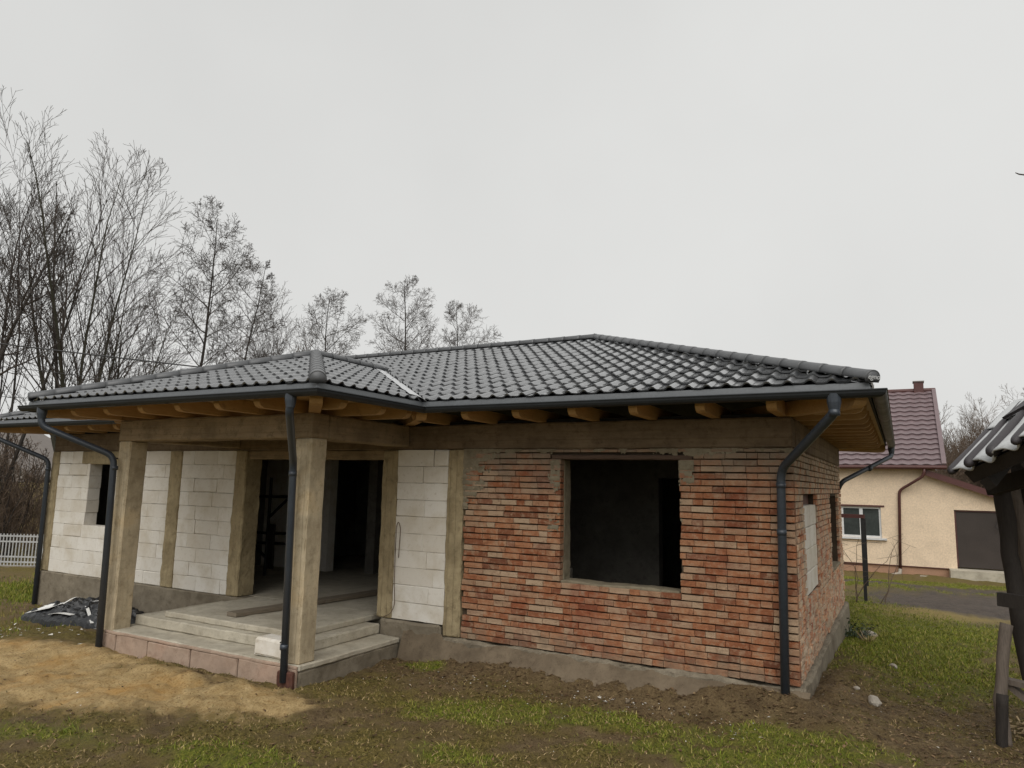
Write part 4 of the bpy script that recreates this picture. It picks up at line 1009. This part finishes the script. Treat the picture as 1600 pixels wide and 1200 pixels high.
# ---------------------------------------------------------------- shed at the right edge
sh = thing('timber_shed', 'dark weathered timber shed with pale wavy sheet roof at the right edge', 'shed')
PA = Vector((1.49, .22, 2.24)); dAB = Vector((.50, -.92, .28)).normalized(); dAC = Vector((.78, 1.91, .83)); LAC = dAC.length; dAC.normalize()
nrm = dAB.cross(dAC).normalized()
if nrm.z < 0: nrm = -nrm
def sheet(s0, s1, t0, t1, lift_, pitch=.34, amp=.040, seed=0, mat='corr', name='roof_sheet', sag=.03):
    rows = []; n = int((s1-s0)/.022); m_ = 12
    for j in range(m_+1):
        t = t0+(t1-t0)*j/m_; row = []
        for i in range(n+1):
            s = s0+(s1-s0)*i/n; ph = 2*PI*s/pitch; wv = amp*(math.sin(ph)+.28*math.sin(2*ph+1))
            edge = .06*nz(s*2.2, seed, 0)*(1 if j == 0 else 0)
            row.append(PA+dAB*s+dAC*(t+edge)+nrm*(lift_+wv+sag*nz(s*.8, t, seed)))
        rows.append(row)
    ob = MB().grid(rows).build(name, mat, sh, True); md = ob.modifiers.new('t', 'SOLIDIFY'); md.thickness = .014; return ob
sheet(0, 1.30, 0, 1.35, .02, seed=1); sheet(1.27, 2.7, -.02, 1.35, .028, seed=2)
sheet(0.02, 1.32, 1.25, 2.35, .045, seed=3); sheet(1.29, 2.7, 1.25, 2.35, .05, seed=4)
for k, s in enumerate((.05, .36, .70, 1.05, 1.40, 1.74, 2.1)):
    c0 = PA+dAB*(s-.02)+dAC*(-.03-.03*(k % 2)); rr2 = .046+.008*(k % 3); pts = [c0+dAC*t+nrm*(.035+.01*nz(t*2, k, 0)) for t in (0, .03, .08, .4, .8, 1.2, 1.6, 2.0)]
    ob = MB().tube(pts, [rr2*.35, rr2*.8, rr2, rr2*.97, rr2, rr2*1.03, rr2, rr2], 12).build('flank_shade_roll', 'corrdark', sh, True)  # dark rolls added to stand for the shaded flanks of the waves
MB().bar(PA+dAB*.55+dAC*1.5+nrm*.10, PA+dAB*2.7+dAC*1.42+nrm*.12, .55, .03, nrm).build('tar_sheet', 'corrdark', sh)
for t, dz in ((.12, -.10), (1.3, -.10), (2.2, -.10)):
    MB().bar(PA+dAB*.16+dAC*t+nrm*dz, PA+dAB*2.7+dAC*t+nrm*dz, .12, .13, nrm).build('purlin', 'oldwood', sh)
for k in range(5):
    s = .30+k*.6; MB().bar(PA+dAB*s+dAC*.02+nrm*-.22, PA+dAB*s+dAC*2.3+nrm*-.22, .09, .11, nrm).build('shed_rafter', 'oldwood', sh)
def pole(name, pts, r, mat='oldwood', k=9):
    pp = [Vector(p) for p in pts]; out = []; rs = []
    for i in range(len(pp)-1):
        for j in range(6):
            t = j/6; p = pp[i].lerp(pp[i+1], t); out.append(p+Vector((nz(p.z*2, i, r), nz(p.z*2, 7, r), 0))*r*.35); rs.append(r*(1+.14*nz(p.z*3, r*50, i)))
    out.append(pp[-1]); rs.append(r)
    return MB().tube(out, rs, k).build(name, mat, sh, True)
pole('post', [(1.97, .95, 2.30), (2.00, .86, 1.27), (2.10, .44, -.42)], .082)
pole('post', [(2.12, 1.29, 2.2), (2.20, 1.20, .9), (2.24, 1.12, -.4)], .06, 'oldpost')
pole('post', [(1.775, .195, .16), (1.755, .19, -.40)], .050)
pole('brace', [(1.88, .33, .80), (1.80, .27, .42), (1.76, .25, .10), (1.79, .24, -.35)], .055, 'oldpost')
pole('post', [(3.0, -.2, 2.6), (3.0, -.25, -.35)], .09); pole('post', [(3.6, 1.7, 2.9), (3.6, 1.7, -.4)], .09)
MB().bar((1.82, .36, 1.03), (3.0, -.25, 1.0), .07, .13).build('rail', 'oldwood', sh)
MB().bar((1.80, .36, .265), (3.0, -.25, .24), .11, .05).build('rail', 'oldpost', sh)
MB().bar((1.84, .36, .24), (2.5, .10, -.30), .10, .05).build('brace', 'oldpost', sh)
MB().bar((1.85, .80, 2.12), (3.05, -.28, 2.55), .12, .16).build('eave_beam', 'oldwood', sh)
for k in range(9):
    a = Vector((2.13, 1.44, 0)).lerp(Vector((4.3, .15, 0)), k/9); b_ = Vector((2.13, 1.44, 0)).lerp(Vector((4.3, .15, 0)), (k+.94)/9)
    MB().bar(Vector((*(a+b_).xy/2, 1.0+.03*nz(k, 0))), Vector((*(a+b_).xy/2, 2.75+.1*k/9)), .025, (b_-a).length, (b_-a).normalized()).build('wall_plank', 'oldwood', sh)
mb = MB()
for i in range(110):
    x, y = 2.0+random.uniform(-.12, .75), .75+random.uniform(-.25, .4); z = gz(x, y)+random.uniform(0, .05); a = random.uniform(0, 6.28)
    mb.obox((x, y, z), (math.cos(a)*random.uniform(.02, .06), math.sin(a)*.04, random.uniform(-.01, .02)), (-.008*math.sin(a), .008*math.cos(a), 0), (0, 0, .005))
tag(mb.build('wood_chips', 'straw'), 'scatter of pale split wood chips on the ground under the shed rail', 'wood chips', kind='stuff')

# ---------------------------------------------------------------- left: fence, bank, far house, cables
fe = thing('metal_fence', 'white painted metal bar fence on a low kerb beyond the left house corner', 'fence', loc=(0, 0, 0))
fa, fb_ = Vector((-31.0, -.1, 0)), Vector((-21.4, 5.1, 0)); fd = (fb_-fa).normalized(); FL = (fb_-fa).length; fz = -.83
def fpt(s, z): return fa+fd*s+up*z
rpv = MB()
MB().bar(fpt(0, fz-.12), fpt(FL, fz-.12), .22, .30).build('kerb', 'plinth', fe)
for z, hgt in ((.93, .045), (.76, .045), (.30, .045), (.14, .045), (.02, .045)):
    MB().bar(fpt(0, fz+z), fpt(FL, fz+z), .03, hgt).build('rail', 'fencewhite', fe)
for k in range(int(FL/.105)):
    s = .05+k*.105
    MB().bar(fpt(s, fz), fpt(s, fz+1.0), .022, .03, tuple(fd)).build('bar', 'fencewhite', fe)
for s in (.1, 2.5, 5.0, 7.5, FL-.1): MB().bar(fpt(s, fz-.1), fpt(s, fz+1.06), .07, .07, tuple(fd)).build('fence_post', 'fencewhite', fe)
gh = thing('grey_house', 'hazy grey house with a dark gable roof far behind the left fence', 'house'); c0 = Vector((-49.5, 15.5, 0)); dx = Vector((.85, .53, 0)); dy = Vector((-.53, .85, 0))
def G(a, b_, z): return c0+dx*a+dy*b_+up*z
def gbox(a0, a1, b0, b1, z0, z1): return [G(a0,b0,z0),G(a1,b0,z0),G(a1,b1,z0),G(a0,b1,z0),G(a0,b0,z1),G(a1,b0,z1),G(a1,b1,z1),G(a0,b1,z1)], [(0,3,2,1),(4,5,6,7),(0,1,5,4),(1,2,6,5),(2,3,7,6),(3,0,4,7)]
mb = MB(); mb.add(*gbox(-9, 2.0, 0, 9, -1, 2.2)); mb.add([G(2.0, 0, 2.2), G(2.0, 9, 2.2), G(-3.5, 0, 5.3), G(-3.5, 9, 5.3), G(-9, 0, 2.2), G(-9, 9, 2.2)], [(0, 2, 4), (1, 5, 3), (0, 1, 3, 2), (2, 3, 5, 4)]); mb.build('wall', 'greywall', gh)
mb = MB(); mb.add([G(2.9, -.4, 1.85), G(2.9, 9.4, 1.85), G(-3.5, 9.4, 5.55), G(-3.5, -.4, 5.55), G(2.9, -.4, 1.65), G(2.9, 9.4, 1.65), G(-3.5, 9.4, 5.35), G(-3.5, -.4, 5.35)], [(0, 1, 2, 3), (7, 6, 5, 4), (0, 3, 7, 4), (0, 4, 5, 1), (1, 5, 6, 2)]); mb.build('roof', 'greyroof', gh)
mb = MB(); mb.add([G(-9.9, -.4, 1.85), G(-9.9, 9.4, 1.85), G(-3.5, 9.4, 5.55), G(-3.5, -.4, 5.55), G(-9.9, -.4, 1.65), G(-9.9, 9.4, 1.65), G(-3.5, 9.4, 5.35), G(-3.5, -.4, 5.35)], [(3, 2, 1, 0), (4, 5, 6, 7), (4, 7, 3, 0), (1, 5, 4, 0), (2, 6, 5, 1)]); mb.build('roof', 'greyroof', gh)
for a in (-6, -2.6, .4):
    mb = MB(); mb.add(*gbox(a-.5, a+.5, -.03, .05, .7, 1.8)); mb.build('window', 'white', gh)
for i, (p, q, sag) in enumerate((((-36, -8.0, 7.6), (-7.0, 9.0, 4.2), .25), ((-36, -7.0, 7.0), (-9.0, 11.0, 4.0), .3), ((-36, -6.8, 5.2), (-12.0, 7.0, 3.9), .25))):
    p, q = Vector(p), Vector(q); tag(MB().tube([p.lerp(q, t/16)-up*sag*4*(t/16)*(1-t/16) for t in range(17)], (.019, .009, .008)[i], 5).build('power_cable', 'cable'),
    ('thickest black overhead cable crossing behind the bare trees at the left', 'thin overhead wire hanging just below the thick cable at the left', 'lowest thin overhead wire running over the left wing roof')[i], 'cable', 'overhead cables at the left')

# ---------------------------------------------------------------- trees
class Tree:
    """branches grow until they meet a rounded crown envelope"""
    def __init__(s, seed, H, W, cb, lean): s.r = random.Random(seed); s.ch = []; s.H, s.W, s.cb, s.lean = H, W, cb, lean
    def exit(s, p, d):
        cz, rz, rx = s.H*(1+s.cb)/2, s.H*(1-s.cb)/2, s.W/2; k = 1/Vector((s.lean[0], s.lean[1], 1)).length
        c = Vector((s.lean[0]*cz*k, s.lean[1]*cz*k, cz)); q = p-c
        a_ = (d.x*d.x+d.y*d.y)/rx**2+d.z*d.z/rz**2; b_ = (q.x*d.x+q.y*d.y)/rx**2+q.z*d.z/rz**2; c_ = (q.x*q.x+q.y*q.y)/rx**2+q.z*q.z/rz**2-1
        dis = b_*b_-a_*c_
        return max(.12, (-b_+math.sqrt(dis))/a_) if dis > 0 else .12
    def branch(s, p, d, L, r, lev, st):
        rr = s.r; prm = st['lev'][lev]; n = prm['n']; seg = L/n; p = Vector(p); d = Vector(d).normalized(); pts = [p.copy()]; rad = [r]; rt = max(r*prm.get('taper', .25), st['rmin'])
        kids = []
        for i in range(n):
            d = (d+Vector((rr.gauss(0, 1), rr.gauss(0, 1), rr.gauss(0, 1)))*prm['wob']+Vector((0, 0, prm['trop']))).normalized()
            p = p+d*seg; pts.append(p.copy()); rad.append(r+(rt-r)*((i+1)/n)**.8); kids.append((p.copy(), d.copy(), rad[-1]))
        s.ch.append((pts, rad, lev))
        if lev+1 >= len(st['lev']): return
        nc = prm['kids']; az = rr.uniform(0, 6.28)
        for k in range(nc):
            t = prm['t0']+(1-prm['t0'])*((k+rr.random()*.8)/nc); ii = min(n-1, int(t*n)); a, dd, ra = kids[ii]; base = pts[ii].lerp(a, min(1, t*n-ii))
            az += 2.4+rr.uniform(-.5, .5); lo, hi = prm['ang']; ang = math.radians(lo+(hi-lo)*((k*.618+rr.random()*.25) % 1.0))
            u = dd.orthogonal().normalized(); v_ = dd.cross(u); nd = dd*math.cos(ang)+(u*math.cos(az)+v_*math.sin(az))*math.sin(ang)
            shape = prm['shape'](t); LL = min(L*prm['ratio']*shape*rr.uniform(.75, 1.2), s.exit(base, nd)*rr.uniform(.85, 1.04))
            s.branch(base, nd, LL, max(st['rmin'], min(ra*.75, r*prm['rr']*rr.uniform(.7, 1.1)*(.5+.5*shape))), lev+1, st)
STY = {
 'vase': dict(rmin=.0060, L0=.13, lev=[
   dict(n=3, wob=.03, trop=0, kids=9, t0=.55, ang=(6, 44), ratio=9.0, shape=lambda t: 1.0, rr=.42, taper=.85),
   dict(n=12, wob=.035, trop=.016, kids=17, t0=.22, ang=(20, 36), ratio=.42, shape=lambda t: 1.1-.55*t, rr=.38, taper=.10),
   dict(n=6, wob=.06, trop=.03, kids=9, t0=.18, ang=(20, 38), ratio=.42, shape=lambda t: 1.1-.5*t, rr=.45, taper=.2),
   dict(n=4, wob=.08, trop=.03, kids=4, t0=.2, ang=(22, 42), ratio=.48, shape=lambda t: 1-.3*t, rr=.6, taper=.5),
   dict(n=2, wob=.10, trop=.02)]),
 'slim': dict(rmin=.006, L0=.95, lev=[
   dict(n=14, wob=.02, trop=.02, kids=22, t0=.30, ang=(18, 34), ratio=.30, shape=lambda t: 1.1-.6*t, rr=.32, taper=.10),
   dict(n=7, wob=.05, trop=.03, kids=8, t0=.2, ang=(20, 36), ratio=.42, shape=lambda t: 1.1-.5*t, rr=.45, taper=.2),
   dict(n=4, wob=.08, trop=.03, kids=4, t0=.25, ang=(22, 40), ratio=.5, shape=lambda t: 1, rr=.6, taper=.5),
   dict(n=2, wob=.1, trop=0)]),
 'alder': dict(rmin=.0060, L0=.96, lev=[
   dict(n=14, wob=.03, trop=.01, kids=34, t0=.20, ang=(42, 68), ratio=.34, shape=lambda t: 1.1-.5*t, rr=.26, taper=.10),
   dict(n=8, wob=.08, trop=.05, kids=12, t0=.15, ang=(30, 52), ratio=.45, shape=lambda t: 1.1-.6*t, rr=.45, taper=.2),
   dict(n=4, wob=.13, trop=.03, kids=6, t0=.15, ang=(30, 52), ratio=.48, shape=lambda t: 1-.3*t, rr=.55, taper=.4),
   dict(n=3, wob=.18, trop=.02, kids=3, t0=.3, ang=(30, 55), ratio=.55, shape=lambda t: 1, rr=.7, taper=.6),
   dict(n=2, wob=.2, trop=0)]),
 'high': dict(rmin=.006, L0=.96, lev=[
   dict(n=14, wob=.03, trop=.01, kids=26, t0=.50, ang=(45, 75), ratio=.32, shape=lambda t: 1.1-.5*t, rr=.28, taper=.10),
   dict(n=8, wob=.09, trop=.04, kids=11, t0=.15, ang=(30, 52), ratio=.45, shape=lambda t: 1.1-.6*t, rr=.45, taper=.2),
   dict(n=4, wob=.13, trop=.03, kids=6, t0=.15, ang=(30, 52), ratio=.48, shape=lambda t: 1-.3*t, rr=.55, taper=.4),
   dict(n=3, wob=.18, trop=.02)]),
 'bush': dict(rmin=.0085, L0=.05, lev=[
   dict(n=2, wob=.05, trop=0, kids=12, t0=.2, ang=(5, 38), ratio=19, shape=lambda t: 1.0, rr=.45, taper=.8),
   dict(n=8, wob=.06, trop=.02, kids=14, t0=.25, ang=(22, 42), ratio=.32, shape=lambda t: 1.1-.6*t, rr=.4, taper=.2),
   dict(n=4, wob=.10, trop=.03, kids=7, t0=.15, ang=(25, 48), ratio=.45, shape=lambda t: 1.0-.3*t, rr=.55, taper=.4),
   dict(n=2, wob=.14, trop=.02)]),
}
def chains_mesh(chs, name, off, scl, kthick, kthin):
    V_ = []; F_i = []; n0 = 0
    for pts, rad, lev in chs:
        k = kthick if rad[0] > .03 else kthin; m_ = len(pts)
        P_ = np.array([(p.x*scl[0], p.y*scl[1], p.z*scl[2]) for p in pts])+off; D = np.gradient(P_, axis=0); D /= np.linalg.norm(D, axis=1, keepdims=True)+1e-9
        ref = np.array([.31, .77, .55]); A_ = np.cross(D, ref); A_ /= np.linalg.norm(A_, axis=1, keepdims=True)+1e-9; B_ = np.cross(D, A_)
        an = np.arange(k)*2*PI/k; r_ = np.array(rad)[:, None, None]
        V_.append((P_[:, None, :]+r_*(A_[:, None, :]*np.cos(an)[None, :, None]+B_[:, None, :]*np.sin(an)[None, :, None])).reshape(-1, 3))
        ii, jj = np.meshgrid(np.arange(m_-1), np.arange(k), indexing='ij'); j2 = (jj+1) % k
        F_i.append(np.stack([n0+ii*k+jj, n0+ii*k+j2, n0+(ii+1)*k+j2, n0+(ii+1)*k+jj], -1).reshape(-1, 4)); n0 += m_*k
    return npmesh(name, np.concatenate(V_), np.concatenate(F_i))
def make_tree(name, label, cat, group, x, y, z, H, W, style, seed, lean=(0, 0), trunk_r=.2, mats=('bark', 'twig'), cb=.15):
    st = STY[style]; T = Tree(seed, H, W, cb, lean)
    T.branch((0, 0, 0), (lean[0], lean[1], 1), H*st['L0'], trunk_r, 0, st)
    root = thing(name, label, cat, group, (x, y, z)); off = np.array([0, 0, -.2]); lo_ = 1 if style in ('vase', 'bush') else 0
    link('trunk', chains_mesh([c for c in T.ch if c[2] <= lo_], 'trunk', off, (1, 1, 1), 8, 6), mats[0], root, True)
    link('crown', chains_mesh([c for c in T.ch if c[2] > lo_], 'crown', off, (1, 1, 1), 5, 3), mats[1], root)
    return root
GL = 'bare winter trees behind the house'
make_tree('bare_tree', 'tallest bare tree cut by the left edge with upswept fine twigs', 'tree', GL, -25.8, 4.65, -1.0, 16.9, 5.2, 'vase', 5, (.05, -.05), .17, cb=.42)
make_tree('bare_tree', 'dark trunked leaning bare tree at the left edge with a tangled crown', 'tree', GL, -24.9, 3.1, -1.0, 12.9, 4.6, 'high', 12, (.11, -.02), .15, cb=.46)
make_tree('bare_tree', 'big many stemmed vase shaped bare tree with mossy lower trunk', 'tree', GL, -24.7, 6.4, -1.0, 15.7, 7.0, 'vase', 21, (.10, -.02), .27, ('barkmoss', 'twig'), cb=.12)
make_tree('bare_tree', 'slim upright bare tree just left of the big many stemmed tree', 'tree', GL, -25.9, 6.6, -1.0, 15.0, 2.4, 'slim', 33, (.04, 0), .12, cb=.25)
make_tree('bare_tree', 'leaning bare tree with one dark trunk right of the big many stemmed tree', 'tree', GL, -26.3, 11.3, -1.1, 15.4, 5.0, 'alder', 44, (.17, -.03), .14, cb=.22)
make_tree('bare_tree', 'slender bare tree rising over the middle of the porch roof hip', 'tree', GL, -26.9, 14.4, -1.2, 14.3, 4.2, 'alder', 52, (.12, -.03), .12, cb=.25)
make_tree('bare_tree', 'low thin twiggy bare tree left of the round crowned tree by the porch peak', 'tree', GL, -28.5, 19.3, -1.4, 14.7, 5.0, 'vase', 61, (.04, -.02), .12, cb=.15)
make_tree('bare_tree', 'round crowned bare tree above the porch roof peak', 'tree', GL, -27.9, 21.9, -1.4, 14.7, 5.6, 'alder', 73, (.05, -.03), .15, cb=.25)
make_tree('bare_tree', 'broad pyramidal bare tree standing alone above the main ridge', 'tree', GL, -25.2, 25.7, -1.5, 16.3, 6.0, 'alder', 85, (.02, -.02), .17, cb=.22)
make_tree('bare_tree', 'small rounded bare tree right of the pyramidal tree above the ridge', 'tree', GL, -24.2, 30.8, -1.6, 16.2, 6.0, 'alder', 91, (.02, -.02), .15, cb=.30)
make_tree('bare_tree', 'last sparse twig tips showing above the ridge at the right of the tree row', 'tree', GL, -22.7, 33.9, -1.6, 15.0, 3.8, 'vase', 95, (.02, -.02), .11, cb=.15)
BG = 'twiggy undergrowth behind the roof'
for i, (x, y, H, W, lab) in enumerate(((-28.0, 17.3, 12.2, 5.0, 'brown twiggy bush low behind the porch roof hip'), (-27.0, 24.7, 14.4, 5.6, 'dense twiggy bush between the round and the pyramidal bare trees'), (-26.3, 29.6, 14.6, 5.4, 'twiggy bush low between the two right hand bare trees'),
        (-27.2, 13.0, 9.6, 4.0, 'twiggy bush behind the dark leaning trunk'), (-29.5, 21.0, 13.6, 6.0, 'brown twiggy bush below the round crowned tree'))):
    make_tree('bush', lab, 'bush', BG, x, y, -1.3, H, W, 'bush', 200+i, trunk_r=.10, cb=.1, mats=('twig', 'brush'))
LB = 'thin saplings behind the white fence'
for i, (x, y, H, W, lab) in enumerate(((-27.0, 3.2, 4.9, 2.6, 'thin bare sapling behind the white fence at the left edge'), (-25.6, 4.6, 5.6, 2.2, 'dark forked sapling behind the white fence near the downpipe'), (-26.8, 5.6, 5.3, 2.6, 'thin sapling between the forked sapling and the house corner'))):
    make_tree('sapling', lab, 'sapling', LB, x, y, -1.0, H, W, 'bush', 240+i, trunk_r=.06, cb=.1, mats=('bark', 'brush'))
RB = 'bare trees in the distance at the right'
make_tree('bare_tree', 'pale bare tree just right of the wine red roof', 'tree', RB, 3.05, 34.2, -1.2, 8.2, 3.0, 'vase', 301, (0, 0), .13, ('brush', 'brush'), cb=.15)
make_tree('bare_tree', 'taller hazy bare tree above the shed roof edge', 'tree', RB, 6.3, 49.7, -1.6, 11.2, 4.6, 'vase', 302, (0, 0), .15, ('brush', 'brush'), cb=.15)
make_tree('bare_tree', 'hazy bare tree rising behind the top of the shed roof', 'tree', RB, 8.4, 53.2, -1.6, 12.0, 4.6, 'vase', 303, (0, 0), .15, ('brush', 'brush'), cb=.15)
make_tree('bare_tree', 'faint bare tree between the two hazy trees at the right', 'tree', RB, 7.0, 58.0, -1.6, 10.8, 4.2, 'vase', 304, (0, 0), .13, ('brush', 'brush'), cb=.15)
bt = thing('bare_tree', 'bare tree standing outside the right edge with one twig tip showing against the sky', 'tree', None, (6.6, 4.7, gz(6.6, 4.7)))
MB().tube([(0, 0, -.2), (.05, 0, 2.5), (-.05, .03, 4.5), (0, 0, 7.0), (.1, 0, 9.0)], [.15, .12, .09, .06, .015], 8).build('trunk', 'bark', bt, True)
tb = MB(); gb0 = gz(6.6, 4.7)
tb.tube([(0, 0, 4.8), (-1.2, -.5, 5.6), (-2.4, -1.1, 6.1-gb0), (-3.2, -1.6, 6.12-gb0), (-3.95, -2.38, 6.09-gb0), (-4.06, -2.45, 6.10-gb0), (-4.1, -2.47, 6.12-gb0)], [.05, .035, .02, .013, .010, .009, .005], 5)
for q, d in (((0, 0, 5.5), (1.2, .8, 2.4)), ((0, 0, 6.2), (.3, 1.5, 2.0)), ((0, 0, 5.0), (1.6, -.3, 1.6)), ((0, 0, 6.6), (1.0, .4, 1.8)), ((0, 0, 4.2), (.6, 1.9, 1.5))):
    q = Vector(q); d = Vector(d); tb.tube([q, q+d*.5+Vector((0, 0, .1)), q+d], [.04, .025, .006], 5)
    for k in range(5):
        a = q+d*(.3+.14*k); tb.tube([a, a+Vector((random.uniform(.0, .5), random.uniform(-.3, .5), random.uniform(.2, .6)))], [.01, .004], 4)
tb.build('crown', 'twig', bt)
# brown woodland and bramble that read as one mass: thousands of thin stems
def thicket(name, label, cat, n, fx_, hgt, r=.012, mat='brush', seed=1):
    rg = random.Random(seed); chs = []
    for i in range(n):
        x, y = fx_(rg); z = gz(x, y)-.05; H = hgt(x, y, rg); d = Vector((rg.gauss(0, .28), rg.gauss(0, .28), 1)).normalized(); p = Vector((x, y, z)); pts = [p]; 
        for k in range(4): d = (d+Vector((rg.gauss(0, .16), rg.gauss(0, .16), .02))).normalized(); p = p+d*H/4; pts.append(p)
        rr_ = r*rg.uniform(.6, 1.3); chs.append((pts, [rr_, rr_*.8, rr_*.65, rr_*.5, rr_*.35], 1))
        for k in (2, 3, 3):
            q = pts[k]; dd = (d+Vector((rg.gauss(0, .6), rg.gauss(0, .6), .1))).normalized(); chs.append(([q, q+dd*H*.14, q+dd*H*.26+up*.05*H], [rr_*.5, rr_*.4, rr_*.3], 2))
    return tag(link(name, chains_mesh(chs, name, np.zeros(3), (1, 1, 1), 3, 3), mat), label, cat, kind='stuff')
thicket('woodland', 'brown leafless thicket in the distance between the red roof and the shed', 'thicket', 4600, lambda g: ((lambda t, k: (4.0+t*5.5+k*1.0, 44+k*9+t*1.5))(g.random(), g.random())), lambda x, y, g: g.uniform(.45, 1)*(7.6+1.0*math.sin(x*1.3)), .022, seed=3)
thicket('bramble_bank', 'brown leafless bramble covering the bank behind the white fence', 'bramble', 2600, lambda g: ((lambda t, k: (-44+t*17-k*2, -4+t*10+k*9))(g.random(), g.random())), lambda x, y, g: g.uniform(.4, 1)*2.3, .016, seed=5)

# ---------------------------------------------------------------- grass, litter, crumbs
def scatter(n, x0, x1, y0, y1, dens, seed):
    rg = np.random.default_rng(seed); x = rg.uniform(x0, x1, n); y = rg.uniform(y0, y1, n)
    inside = ((x > XL-.1) & (x < .06) & (y > -.06) & (y < YB+.1)) | ((x > -8.95) & (x < -5.17) & (y > -2.0) & (y < 0))
    g, cl, dr_, ms, dy, n2 = masks(x, y); p = dens(g, cl, dr_, ms, dy, n2, x, y); k = (rg.random(n) < p) & ~inside
    return x[k], y[k], rg
def blades(name, mat, label, cat, x, y, rg, hmin, hmax, wd, lean=.8):
    n = len(x); z = ground_h(x, y)-.004; a = rg.uniform(0, 2*PI, n); h = rg.uniform(hmin, hmax, n); l = h*rg.uniform(.2, 1, n)*lean; b = rg.uniform(0, 2*PI, n)
    w2 = wd*rg.uniform(.6, 1.3, n); sx, sy = np.cos(a)*w2, np.sin(a)*w2; lx, ly = np.cos(b)*l, np.sin(b)*l
    v = np.empty((n, 5, 3))
    v[:, 0] = np.stack([x-sx, y-sy, z], 1); v[:, 1] = np.stack([x+sx, y+sy, z], 1)
    v[:, 2] = np.stack([x+sx*.7+lx*.4, y+sy*.7+ly*.4, z+h*.65], 1); v[:, 3] = np.stack([x-sx*.7+lx*.4, y-sy*.7+ly*.4, z+h*.65], 1); v[:, 4] = np.stack([x+lx, y+ly, z+h], 1)
    i = np.arange(n)[:, None]*5; f = np.concatenate([i+np.array([[0, 1, 2]]), i+np.array([[0, 2, 3]]), i+np.array([[3, 2, 4]])], 0)
    return tag(link(name, npmesh(name, v.reshape(-1, 3), f), mat), label, cat, kind='stuff')
x, y, rg = scatter(230000, -8, 3.2, -5.2, 3.2, lambda g, c, d, m_, dy, n2, x, y: np.clip(g*1.3-.12, 0, 1)*np.clip(n2*1.8-.2, .1, 1), 1)
blades('grass', 'grass', 'bright green grass growing in patches in front of the house', 'grass', x, y, rg, .008, .050, .0030, 1.7)
x, y, rg = scatter(190000, -1, 4.5, 2.8, 20, lambda g, c, d, m_, dy, n2, x, y: np.clip(g*1.4, 0, 1)*(1-d), 2)
blades('grass', 'grass', 'green lawn grass along the side of the house', 'grass', x, y, rg, .010, .055, .0046, 1.4)
x, y, rg = scatter(210000, -8.5, 3.4, -5.2, 4.2, lambda g, c, d, m_, dy, n2, x, y: np.clip(m_*.95+.08, 0, 1)*(1-.93*c)*np.clip(n2*1.6-.2, .08, 1), 3)
blades('dull_grass', 'moss', 'sparse dull olive and straw grass over the bare soil', 'grass', x, y, rg, .006, .034, .0046, 2.4)
x, y, rg = scatter(50000, -20, -11, -3.5, 3.5, lambda g, c, d, m_, dy, n2, x, y: np.clip(g*1.2, 0, .9)+.12, 4)
blades('grass', 'grass', 'grass on the mound left of the house', 'grass', x, y, rg, .03, .10, .006)
x, y, rg = scatter(75000, -9.5, 3.2, -4.8, 4.0, lambda g, c, d, m_, dy, n2, x, y: (.12+.5*(1-g)*sm(-1.9, -.6, y)*(1-sm(2.2, 3.4, y)))*(1-c*.9), 5)
n = len(x); z = ground_h(x, y)+rg.uniform(.002, .014, n); a = rg.uniform(0, 6.28, n); L = rg.uniform(.006, .032, n); W_ = L*rg.uniform(.2, .6, n); tl = rg.uniform(-.5, .5, n)*L
v = np.stack([np.stack([x-np.cos(a)*L, y-np.sin(a)*L, z-tl*.3], 1), np.stack([x+np.sin(a)*W_, y-np.cos(a)*W_, z+.3*np.abs(tl)], 1), np.stack([x+np.cos(a)*L, y+np.sin(a)*L, z+tl], 1), np.stack([x-np.sin(a)*W_, y+np.cos(a)*W_, z+.2*np.abs(tl)], 1)], 1)
tag(link('leaf_litter', npmesh('leaf_litter', v.reshape(-1, 3), np.arange(n*4).reshape(-1, 4)), 'litter'), 'brown leaf litter and soil crumbs scattered along the wall foot', 'leaf litter', kind='stuff')
mb = MB(); rg = random.Random(77)
def crumb(x, y, s):
    z = gz(x, y)+s*.3; vs = [Vector((rg.gauss(0, 1), rg.gauss(0, 1), rg.gauss(0, .7)))*s*.7 for _ in range(4)]; mb.add([(x+p.x, y+p.y, z+abs(p.z)) for p in vs], [(0, 1, 2), (0, 2, 3), (0, 3, 1), (1, 3, 2)])
for i in range(240):
    x = rg.uniform(-4.6, 1.6); y = -.55-abs(rg.gauss(0, .45)) if x < 0 else rg.uniform(-.6, 2.6)
    crumb(x, y, rg.uniform(.004, .013))
for i in range(50): crumb(-1.75+rg.gauss(0, .38), -.52+rg.gauss(0, .05), rg.uniform(.006, .018))
for i in range(60): crumb(rg.uniform(-12.6, -9.2), rg.uniform(-2.2, -1.0), rg.uniform(.01, .035))
for i in range(60): crumb(rg.uniform(-7, 2), rg.uniform(-4, -.5), rg.uniform(.004, .011))
tag(mb.build('mortar_crumbs', 'crumb'), 'pale mortar crumbs scattered on the soil below the brick wall', 'rubble', kind='stuff')
print('objects', len(bpy.data.objects), 'tris', sum(len(o.data.loops)-2*len(o.data.polygons) for o in bpy.data.objects if o.type == 'MESH'))
